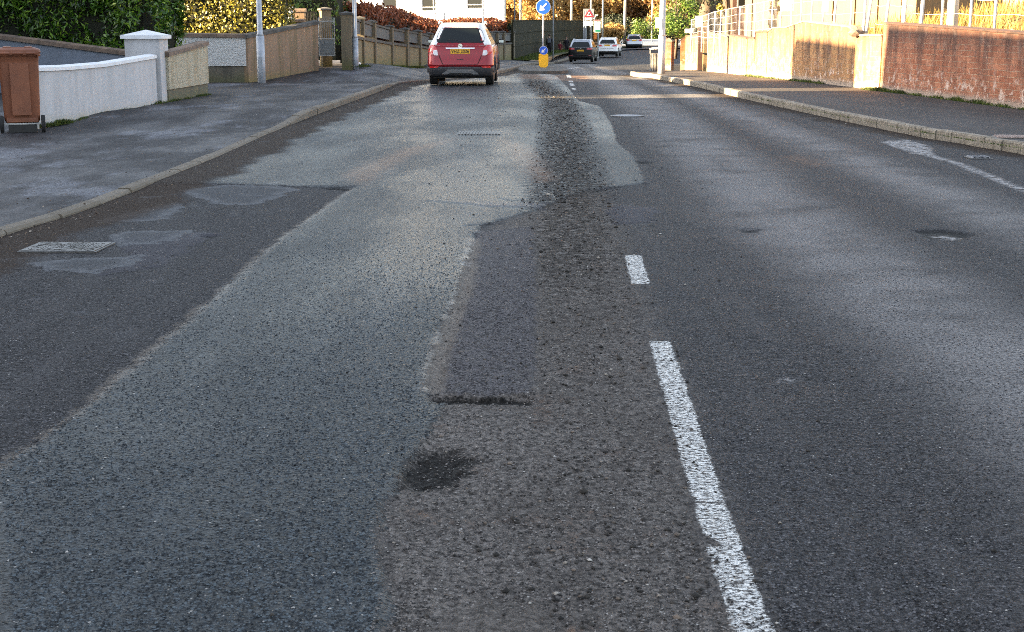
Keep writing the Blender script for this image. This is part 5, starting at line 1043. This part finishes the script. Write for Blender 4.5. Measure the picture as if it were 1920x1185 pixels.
    # wheels
    for y_ in (sp['wy'][0], sp['wy'][1]):
        for sx in (-1, 1):
            R_ = sp['wr']; xo = hw0-.02; wv = MB(); wv.tube([(sx*(xo-.22), y_, R_), (sx*(xo-.21), y_, R_), (sx*(xo-.02), y_, R_), (sx*xo, y_, R_)], [R_*.9, R_, R_, R_*.92], 24)
            wo = thing_part('wheel', wv.mesh(), M['rubber'], t); MB().tube([(sx*(xo+.001), y_, R_), (sx*(xo+.008), y_, R_)], [R_*.62, R_*.55], 16).build('rim', M['alloy'], wo)
            # dark arch lip
            a_ = MB(); a_.tube([(sx*(hw0*interp(hw, .5)+.004), y_+math.cos(q*PI/12)*(R_+.07), R_+math.sin(q*PI/12)*(R_+.07)) for q in range(13)], .035, 5); a_.build('wheel_arch', sp['archm'], t)
    # underside
    MB().box(-hw0*.82, hw0*.82, .25, L-.4, .19, .34).build('underbody', M['black'], t)
    # rear parts
    for args in sp['patches']:
        patch(*args[:3], *(args[3:] if len(args) > 3 else ()))
    pz, pw, ph = sp['plate']; y_ = rear_y(0, pz)-.022
    pl = MB().box(-pw/2, pw/2, y_-.008, y_+.012, pz-ph/2, pz+ph/2).build('number_plate', M['plate'], t)
    if sp.get('ptext'):
        cu = bpy.data.curves.new('plate_text', 'FONT'); cu.body = sp['ptext']; cu.size = ph*.98; cu.align_x = 'CENTER'; cu.align_y = 'CENTER'; cu.extrude = .001; cu.offset = .0015
        to = bpy.data.objects.new('tmp', cu); dg = bpy.context.evaluated_depsgraph_get(); COL.objects.link(to); dg.update(); me = bpy.data.meshes.new_from_object(to.evaluated_get(dg)); bpy.data.objects.remove(to)
        o = link('plate_text', me, M['black'], pl); o.rotation_euler = (PI/2, 0, 0); o.location = (0, y_-.0105, pz)
    if sp.get('badge'):
        bz, br = sp['badge']; n = 20; by = rear_y(0, bz)-.03; bo = MB().tube([(0, by+.03, bz), (0, by, bz)], [br, br*.95], n).build('badge', M['chrome'], t); MB().tube([(-br*.7, by-.004, bz+br*.35), (0, by-.004, bz+.005), (br*.1, by-.004, bz-.01), (br*.7, by-.004, bz-br*.35)], br*.13, 5).build('emblem', M['grey_metal'], bo)
    # wiper, antenna
    wz = sp['glass'][0]+.04; MB().tube([(.04, rear_y(0, wz)-.02, wz-.02), (-.15, rear_y(.1, wz+.05)-.025, wz+.03), (-.36, rear_y(.3, wz+.04)-.025, wz+.025)], .012, 6).build('rear_wiper', M['black'], t)
    MB().add([(-.03, interp(yr, Ht)+.35, Ht), (.03, interp(yr, Ht)+.35, Ht), (.03, interp(yr, Ht)+.6, Ht), (-.03, interp(yr, Ht)+.6, Ht), (0, interp(yr, Ht)+.36, Ht+.07)], [(0, 3, 2, 1), (0, 1, 4), (1, 2, 4), (2, 3, 4), (3, 0, 4)]).build('antenna_fin', M['black'], t)
    # front lamps and windscreen
    z0, z1 = zb+.02, Ht-.1; MB().add([(-hw0*.80, interp(yf, z0)+.004, z0), (hw0*.80, interp(yf, z0)+.004, z0), (hw0*.62, interp(yf, z1)+.006, z1), (-hw0*.62, interp(yf, z1)+.006, z1)], [(0, 1, 2, 3)]).build('windscreen', M['carglass'], t)
    for sx in (-1, 1): MB().box(min(sx*hw0*.55, sx*hw0*.9), max(sx*hw0*.55, sx*hw0*.9), L-.18, L-.02, .62, .76).build('headlight', M['white'], t, bevel=.02)
    return t
def thing_part(n, me, m, p): return link(n, me, m, p)
gg = G('car_glass'); gg.set(base=(.006, .009, .010), rough=.06, spec=.45); M['carglass'] = gg.m
M['mirror'] = plain('mirror_glass', (.55, .7, .85), .05, .9); M['alloy'] = plain('alloy_rim', (.25, .25, .26), .35, .8)
M['plate'] = plain('yellow_number_plate', (.80, .42, .03), .4); M['redlens'] = plain('red_lamp_lens', (.55, .012, .016), .12, coat=1.); M['clearlens'] = plain('clear_lamp_lens', (.72, .70, .72), .12, coat=1.)
M['seam'] = plain('panel_gap', (.01, .004, .004), .8)
M['skid'] = plain('silver_skid', (.30, .30, .31), .4, .5); M['greyclad'] = plain('grey_cladding', (.035, .036, .042), .55)
red = car_paint('metallic_red_paint', (.26, .004, .012), .3); whitep = car_paint('white_car_paint', (.80, .81, .83), 0., .3); blackp = car_paint('black_car_paint', (.004, .004, .005), .0, .5); _b = blackp.node_tree.nodes['Principled BSDF']; _b.inputs['Coat Weight'].default_value = .15; _b.inputs['Specular IOR Level'].default_value = .2; silver = car_paint('silver_car_paint', (.45, .47, .52), .6)
zs = [.24, .30, .42, .47, .50, .56, .70, .85, 1.0, 1.06, 1.12, 1.25, 1.4, 1.52, 1.60, 1.635, 1.65]
glassrows = lambda: None
sp = dict(L=4.28, w=1.78, h=1.65, zs=zs, belt=1.06, clad=.50, cladm=M['greyclad'], archm=M['greyclad'], paint=red, roofm=whitep, cabm=whitep, railm=whitep,
  rear=[(.24, .10), (.30, .04), (.42, .0), (.56, .0), (.62, .05), (.85, .08), (1.0, .11), (1.06, .13), (1.25, .26), (1.4, .36), (1.52, .44), (1.60, .46), (1.65, .62)],
  front=[(.24, 4.1), (.30, 4.2), (.5, 4.28), (.7, 4.26), (.85, 4.2), (1.0, 4.0), (1.05, 3.9), (1.06, 3.35), (1.25, 3.0), (1.4, 2.75), (1.52, 2.5), (1.60, 2.3), (1.65, 2.0)],
  hw=[(.24, .94), (.42, 1.0), (.6, 1.0), (.85, .995), (1.0, .965), (1.06, .94), (1.25, .83), (1.4, .755), (1.52, .695), (1.60, .65), (1.635, .62), (1.65, .54)],
  wy=(.82, 3.38), wr=.34, plate=(.90, .52, .115), ptext='VHZ 2036', badge=(1.045, .062), glass=(1.14, 1.5), mirm=M['black'],
  patches=[
   ('rear_window', [(1.13, -.58, .58), (1.16, -.63, .63), (1.25, -.645, .645), (1.36, -.61, .61), (1.46, -.56, .56), (1.50, -.51, .51), (1.515, -.40, .40)], M['carglass'], .012, None, 14),
   ('tailgate_upper', [(1.03, -.82, .82), (1.08, -.79, .79), (1.13, -.76, .76), (1.20, -.73, .73), (1.32, -.675, .675), (1.45, -.61, .61), (1.53, -.54, .54)], red, .004, None, 14),
   ('tailgate_gap', [(.545, -.44, .44), (.56, -.46, .46)], M['seam'], .004), 
   ('tailgate_gap', [(.56, -.475, -.455), (.75, -.56, -.54), (.80, -.575, -.555)], M['seam'], .004), ('tailgate_gap', [(.56, .455, .475), (.75, .54, .56), (.80, .555, .575)], M['seam'], .004),
   ('tail_light', [(.79, -.66, -.60), (.82, -.80, -.59), (.90, -.86, -.60), (.98, -.88, -.62), (1.04, -.86, -.68), (1.07, -.80, -.73)], M['redlens'], .02),
   ('tail_light', [(.79, .60, .66), (.82, .59, .80), (.90, .60, .86), (.98, .62, .88), (1.04, .68, .86), (1.07, .73, .80)], M['redlens'], .02),
   ('reversing_lens', [(.80, -.69, -.60), (.84, -.73, -.60), (.92, -.72, -.615), (.94, -.70, -.63)], M['clearlens'], .028), ('reversing_lens', [(.80, .60, .69), (.84, .60, .73), (.92, .615, .72), (.94, .63, .70)], M['clearlens'], .028),
   ('chrome_strip', [(.975, -.38, .38), (1.0, -.39, .39)], M['chrome'], .03), ('plate_recess', [(.83, -.40, .40), (.97, -.38, .38)], red, -.0005),
   ('release_handle', [(.685, -.09, .09), (.70, -.07, .07)], M['black'], .008),
   ('reflector', [(.47, -.82, -.62), (.51, -.82, -.56)], M['redlens'], .012), ('reflector', [(.47, .62, .82), (.51, .56, .82)], M['redlens'], .012),
   ('skid_plate', [(.30, -.50, .50), (.33, -.47, .47), (.40, -.37, .37), (.43, -.33, .33)], M['skid'], .015),
   ('skid_vent', [(.305, -.34, .34), (.33, -.28, .28)], M['black'], .02),
   ('trim_badge', [(.655, -.50, -.33), (.667, -.50, -.33)], M['chrome'], .008)])
sp['patches'] = [tuple(a for a in p if a is not None) if len(p) < 5 else (p[0], p[1], p[2], p[3]) for p in sp['patches']]
q = PY(863, 158.5, 37.6)
make_car('suv_car', 'red crossover car with white roof driving away in the left lane', (q.x, q.y, float(terr(q.x, q.y))+.012), rad(-1.5), sp)
def variant(sp, **kw): d = dict(sp); d.update(kw); return d
zs2 = [.26, .32, .45, .5, .55, .70, .85, 1.0, 1.08, 1.2, 1.35, 1.5, 1.62, 1.68, 1.70]
base2 = dict(L=4.7, w=1.88, h=1.70, zs=zs2, belt=1.08, clad=.5, cladm=M['black'], archm=M['black'], paint=blackp, roofm=whitep,
  rear=[(.26, .1), (.45, .0), (.6, .02), (.85, .04), (1.08, .10), (1.35, .28), (1.55, .42), (1.70, .6)], front=[(.26, 4.5), (.45, 4.7), (.85, 4.62), (1.07, 4.3), (1.08, 3.6), (1.35, 3.1), (1.62, 2.6), (1.70, 2.2)],
  hw=[(.26, .93), (.45, 1.), (.85, 1.), (1.08, .95), (1.35, .85), (1.55, .77), (1.66, .72), (1.70, .62)], wy=(.9, 3.7), wr=.36, plate=(.88, .52, .12), badge=(1.03, .05), glass=(1.16, 1.5), mirm=M['black'],
  patches=[('rear_window', [(1.13, -.70, .70), (1.25, -.69, .69), (1.40, -.62, .62), (1.52, -.55, .55)], M['carglass'], .012),
   ('tail_light', [(.96, -.86, -.46), (1.03, -.92, -.48), (1.07, -.86, -.62)], M['redlens'], .02), ('tail_light', [(.96, .46, .86), (1.03, .48, .92), (1.07, .62, .86)], M['redlens'], .02),
   ('reflector', [(.52, -.84, -.6), (.55, -.84, -.6)], M['redlens'], .012), ('reflector', [(.52, .6, .84), (.55, .6, .84)], M['redlens'], .012), ('bumper_crease', [(.66, -.6, .6), (.68, -.6, .6)], M['seam'], .006), ('bumper_trim', [(.40, -.5, .5), (.43, -.5, .5)], M['greyclad'], .01)])
def putcar(px, py, Y, name, label, rz, s_): q = PY(px, py, Y); return make_car(name, label, tuple(q), rad(rz), s_)
putcar(1088, 117, 107, 'suv_car', 'black estate-style SUV with pale roof rails and its roof reflection painted on, driving away beyond the island', -9, variant(base2, roofm=whitep, cabm=silver, railm=whitep, paint=blackp))  # white roof and silver cabin paint in the bright reflection on black bodywork
putcar(1138, 106.5, 128, 'hatchback_car', 'white car driving away ahead of the black SUV', -10, variant(base2, paint=whitep, roofm=whitep, plate=(1.02, .5, .12), clad=.5,
   patches=[('rear_window', [(1.17, -.66, .66), (1.22, -.70, .70), (1.38, -.62, .62), (1.52, -.52, .52)], M['carglass'], .012), ('tail_light', [(.93, -.90, -.45), (.99, -.93, -.42), (1.06, -.90, -.55)], M['redlens'], .02), ('tail_light', [(.93, .45, .90), (.99, .42, .93), (1.06, .55, .90)], M['redlens'], .02), ('bumper_crease', [(.74, -.6, .6), (.76, -.6, .6)], M['greyclad'], .006), ('diffuser', [(.42, -.6, .6), (.5, -.45, .45)], M['black'], .012)], badge=None))
putcar(1189, 91, 158, 'hatchback_car', 'small silver car farthest away by the sunlit white wall', -4, variant(base2, L=4.2, w=1.8, h=1.55, roofm=silver, paint=silver, zs=[z*.92 for z in zs2], belt=.99, clad=.5*.92*1., hw=[(a*.92, b) for a, b in base2['hw']], rear=[(a*.92, b) for a, b in base2['rear']], front=[(a*.92, b-.45) for a, b in base2['front']], wy=(.8, 3.3), wr=.33,
   patches=[('rear_window', [(1.04, -.66, .66), (1.22, -.62, .62), (1.36, -.54, .54)], M['carglass'], .012), ('tail_light', [(.85, -.9, -.5), (1.0, -.9, -.6)], M['redlens'], .02), ('tail_light', [(.85, .5, .9), (1.0, .6, .9)], M['redlens'], .02), ('high_brake_light', [(1.385, -.2, .2), (1.41, -.2, .2)], M['redlens'], .02), ('bumper_insert', [(.3, -.6, .6), (.5, -.6, .6)], M['black'], .01)], glass=(1.06, 1.36), badge=None))

# ------------------------------------------------------------------ people
def person(label, loc, rz, h, coat, legm, hairm, child=False, bag=False, stride=.16, coatlen=.45):
    t = thing('person', label, 'person', loc, rz); s = h/1.7; hs = 1.25 if child else 1.
    J = {}; V_ = []; E_ = []; R_ = []
    def jn(n, co, r, par=None):
        J[n] = len(V_); V_.append(tuple(c*s for c in co)); R_.append(r*s)
        if par is not None: E_.append((J[par], J[n]))
    jn('pelvis', (0, 0, .92), .13); jn('waist', (0, 0, 1.05), .115, 'pelvis'); jn('chest', (0, 0, 1.25), .145, 'waist'); jn('neckb', (0, 0, 1.40), .07, 'chest'); jn('neck', (0, 0, 1.47), .05, 'neckb'); jn('head0', (0, .01, 1.55), .078*hs, 'neck'); jn('head1', (0, .0, 1.64), .085*hs, 'head0')
    jn('nose', (0, -.075*hs, 1.585), .016, 'head0')
    for sx, nm, st in ((-1, 'l', 1), (1, 'r', -1)):
        jn('hip'+nm, (sx*.09, 0, .86), .09, 'pelvis'); jn('knee'+nm, (sx*.09, -st*stride*.7-.02, .48), .058, 'hip'+nm); jn('ankle'+nm, (sx*.09, -st*stride, .09), .038, 'knee'+nm); jn('toe'+nm, (sx*.10, -st*stride-.17, .035), .035, 'ankle'+nm)
        jn('sh'+nm, (sx*.17, 0, 1.36), .06, 'chest'); jn('el'+nm, (sx*.24, st*.08, 1.09), .043, 'sh'+nm); jn('wr'+nm, (sx*.25, st*.02-.06, .86), .028, 'el'+nm); jn('palm'+nm, (sx*.25, st*.02-.08, .79), .030, 'wr'+nm)
        for k in range(4): jn('f%d'%k+nm, (sx*(.25+(k-1.5)*.004), st*.02-.11+k*.02, .705+.006*abs(k-1.5)), .009, 'palm'+nm)
        jn('th'+nm, (sx*.235, st*.02-.13, .76), .010, 'palm'+nm)
    me = bpy.data.meshes.new('body'); me.from_pydata(V_, E_, []); o = link('body', me, M['skin'], t)
    md = o.modifiers.new('skin', 'SKIN'); 
    for i, v in enumerate(me.skin_vertices[0].data if me.skin_vertices else []): v.radius = (R_[i], R_[i])
    if not me.skin_vertices:
        bpy.context.view_layer.objects.active = o
        bm = bmesh.new(); bm.from_mesh(me); ly = bm.verts.layers.skin.verify(); bm.verts.ensure_lookup_table()
        for i, v in enumerate(bm.verts): v[ly].radius = (R_[i], R_[i]); v[ly].use_root = i == 0
        bm.to_mesh(me); bm.free()
    sb = o.modifiers.new('sub', 'SUBSURF'); sb.levels = 1; sb.render_levels = 1
    el = lambda rx, ry, z, cy=0, n=14: [(rx*s*math.cos(2*PI*k/n), (cy+ry*math.sin(2*PI*k/n))*s, z*s) for k in range(n)]
    MB().rings([el(.19, .15, .92-coatlen+.1), el(.185, .15, .92), el(.165, .14, 1.05), el(.185, .155, 1.25), el(.175, .13, 1.37), el(.085, .085, 1.435)]).build('coat', coat, t, smooth=True)
    for sx, nm, st in ((-1, 'l', 1), (1, 'r', -1)):
        c = lambda a: Vector(V_[J[a+nm]])
        MB().tube([c('sh')+Vector((0, 0, .02*s)), c('el'), c('wr')], [.075*s, .058*s, .042*s], 9).build('sleeve', coat, t, smooth=True)
        MB().tube([c('hip'), c('knee'), c('ankle')], [.11*s, .078*s, .055*s], 9).build('trouser_leg', legm, t, smooth=True)
        MB().tube([c('ankle')+Vector((0, .04*s, -.04*s)), c('ankle')+Vector((0, -.06*s, -.045*s)), c('toe')+Vector((0, -.03*s, 0))], [.045*s, .048*s, .035*s], 8).build('shoe', M['black'], t, smooth=True)
        MB().box(sx*.032*s-.008*s, sx*.032*s+.008*s, -.088*hs*s, -.078*hs*s, 1.608*s, 1.616*s).build('eye', M['black'], t)
    bm = bmesh.new(); bmesh.ops.create_uvsphere(bm, u_segments=16, v_segments=10, radius=.105*s*hs)
    for v in bm.verts:
        if v.co.y < -.02*s and v.co.z < .03*s: v.co.y = -.02*s
        if v.co.z < 0: v.co.x *= .9
    me = bpy.data.meshes.new('hair'); bm.to_mesh(me); bm.free(); ho = link('hair', me, hairm, t, True); ho.location = (0, .022*s, 1.645*s)
    MB().box(-.025*s, .025*s, -.086*hs*s, -.078*hs*s, 1.545*s, 1.552*s).build('mouth', M['maroon'], t)
    if bag: MB().box(-.14*s, .14*s, .15*s, .28*s, 1.02*s, 1.38*s).build('backpack', M['bag'], t, bevel=.03)
    return t
def putp(px, py, Y): return tuple(PY(px, py, Y))
person('adult in a long dark coat walking towards the camera beside a child', putp(1062, 103, 132), rad(5), 1.68, M['dark_cloth'], M['dark_cloth'], M['hair'])
person('small child in a dark red top walking at the adult\'s side', putp(1050, 103.5, 128), rad(12), 1.22, M['maroon'], M['dark_cloth'], M['hair'], True, stride=.2)
person('dark-clothed person with a grey bag by the slim verge pole', putp(1030, 103.5, 108), rad(175), 1.55, M['dark_cloth'], M['dark_cloth'], M['hair'], False, True)

# ------------------------------------------------------------------ far scene: wall, trees, bushes
FW = 172
a = PY(1128, 86, FW); b = PY(1262, 86, FW); wall('boundary_wall', 'low sunlit white wall across the far end of the road', 'wall', (a.x, FW, a.z), (b.x+6, FW+2, a.z), PY(1130, 73, FW).z-a.z, PY(1130, 74, FW).z-a.z, .25, M['white_paint'], M['white_paint'], .08)
GA = 'autumn trees beyond the far end of the road'
protos = [tree('autumn_tree', 'golden autumn tree above the green fence, leftmost of the far trees', (PY(955, 50, 190).x, 190, 0), 9000, 4.2, 9.5, .2, 26, 31, .22, M['autumn'], .22, group=GA),
          tree('autumn_tree', 'russet brown tree among the far golden trees', (PY(1090, 50, 215).x, 215, 0), 9000, 4.6, 11, .2, 30, 32, .22, M['brownl'], .25, group=GA)]
tp = [(985, 205, 0, 'golden tree right of the keep-left sign'), (1012, 185, 0, 'golden tree right behind the keep-left sign'), (1045, 195, 0, 'golden tree above the walking people'), (1068, 225, 1, 'brown tree between the pale poles'), (1112, 190, 0, 'golden tree behind the warning sign'), (1138, 205, 1, 'brown tree over the white car'), (1160, 230, 1, 'brown tree left of the tall far pole'),
      (1180, 195, 0, 'golden tree above the far silver car'), (1203, 215, 0, 'golden tree right of the far silver car'), (1228, 190, 1, 'brown tree left of the tall lamp post'), (1250, 205, 0, 'golden tree right of the tall lamp post'), (1275, 180, 0, 'golden tree above the green bush'), (1290, 160, 1, 'brown tree beside the dark evergreen'), (930, 215, 1, 'brown tree behind the white house corner'), (1030, 240, 1, 'hazy brown tree deep behind the keep-left sign'), (1120, 245, 0, 'pale golden tree deep behind the stop sign'), (1215, 250, 0, 'deep golden tree behind the thin pole')]
for i, (px, Y, k, lab) in enumerate(tp): copy_tree(protos[k], (PY(px, 50, Y).x, Y, -.3), i*1.7, random.uniform(.85, 1.15), lab, GA)
for i, (px, Y, w_, h_, m_k, lab, nm) in enumerate([(1155, 162, 2.6, 3.2, 'dark_l', 'dark green evergreen bush behind the white car', 'bush'), (1205, 176, 2.6, 2.6, 'green_l', 'bright green bush behind the far silver car', 'bush'), (1268, 74, 1.5, 3.6, 'green_l', 'green shrub above the shaded pinkish wall', 'bush'), (1252, 80, 1.2, 2.6, 'dark_l', 'dark ivy growth behind the pointed brick pillar', 'bush'), (1143, 158, 1.8, 2.2, 'autumn', 'yellow bush above the white car', 'bush'), (1190, 182, 1.6, 2.4, 'autumn', 'orange bush left of the bright green bush', 'bush'), (1220, 184, 2.2, 3.4, 'dark_l', 'dark bush right of the bright green bush', 'bush'), (950, 104, 1.4, 2.9, 'dark_l', 'dark bush beside the white house corner', 'bush')]):
    tree(nm, lab, (PY(px, 50, Y).x, Y, -.4 if Y > 100 else .1), 4200, w_, h_, .1, 18, 60+i, .11 if Y > 100 else .06, M[m_k], .07, cat='bush')
tree('evergreen_tree', 'dark evergreen with thick trunk above the far end of the right wall', (PY(1325, 50, 78).x, 78, .5), 16000, 2.6, 9, 1.6, 34, 77, .09, M['dark_l'], .45)
tree('ivy_column', 'bright yellow-green ivy column behind the mesh fence', (PY(1364, 50, 60).x, 60, .8), 3500, .5, 4.5, .1, 16, 78, .05, M['gold'], .1, cat='ivy')
# woodland floor slope + far wood as one mass
r_ = np.random.default_rng(9); n = 60000; X_ = r_.uniform(-40, 75, n); Y_ = r_.uniform(255, 285, n); Z_ = r_.uniform(-1, 13, n)+1.5*np.sin(X_*.5)
tag(leaves('woodland', np.stack([X_, Y_, Z_], 1), np.tile([[-.4, -1., .3]], (n, 1)), .45, .55, M['brownl'], None, .9), 'far brown winter wood closing the end of the street', 'woodland', kind='stuff')
# leafless tree in front of the white house
t = thing('bare_tree', 'small leafless tree in front of the left part of the white house', 'tree', (PY(655, 60, 80).x-1.2, 80, 0)); r2 = random.Random(4); tb = MB()
def branch(p, d, L, r, k):
    q = p+d*L; tb.tube([p, (p+q)/2+Vector((r2.uniform(-.05, .05), 0, .04)), q], [r, r*.8, r*.6], 5)
    if k:
        for _ in range(3): branch(p+d*L*r2.uniform(.5, 1), (d+Vector((r2.uniform(-.8, .8), r2.uniform(-.5, .5), r2.uniform(-.15, .5)))).normalized(), L*.68, r*.55, k-1)
branch(Vector((0, 0, -.3)), Vector((0, 0, 1)), 1.9, .07, 5); tb.build('branches', M['bark'], t)
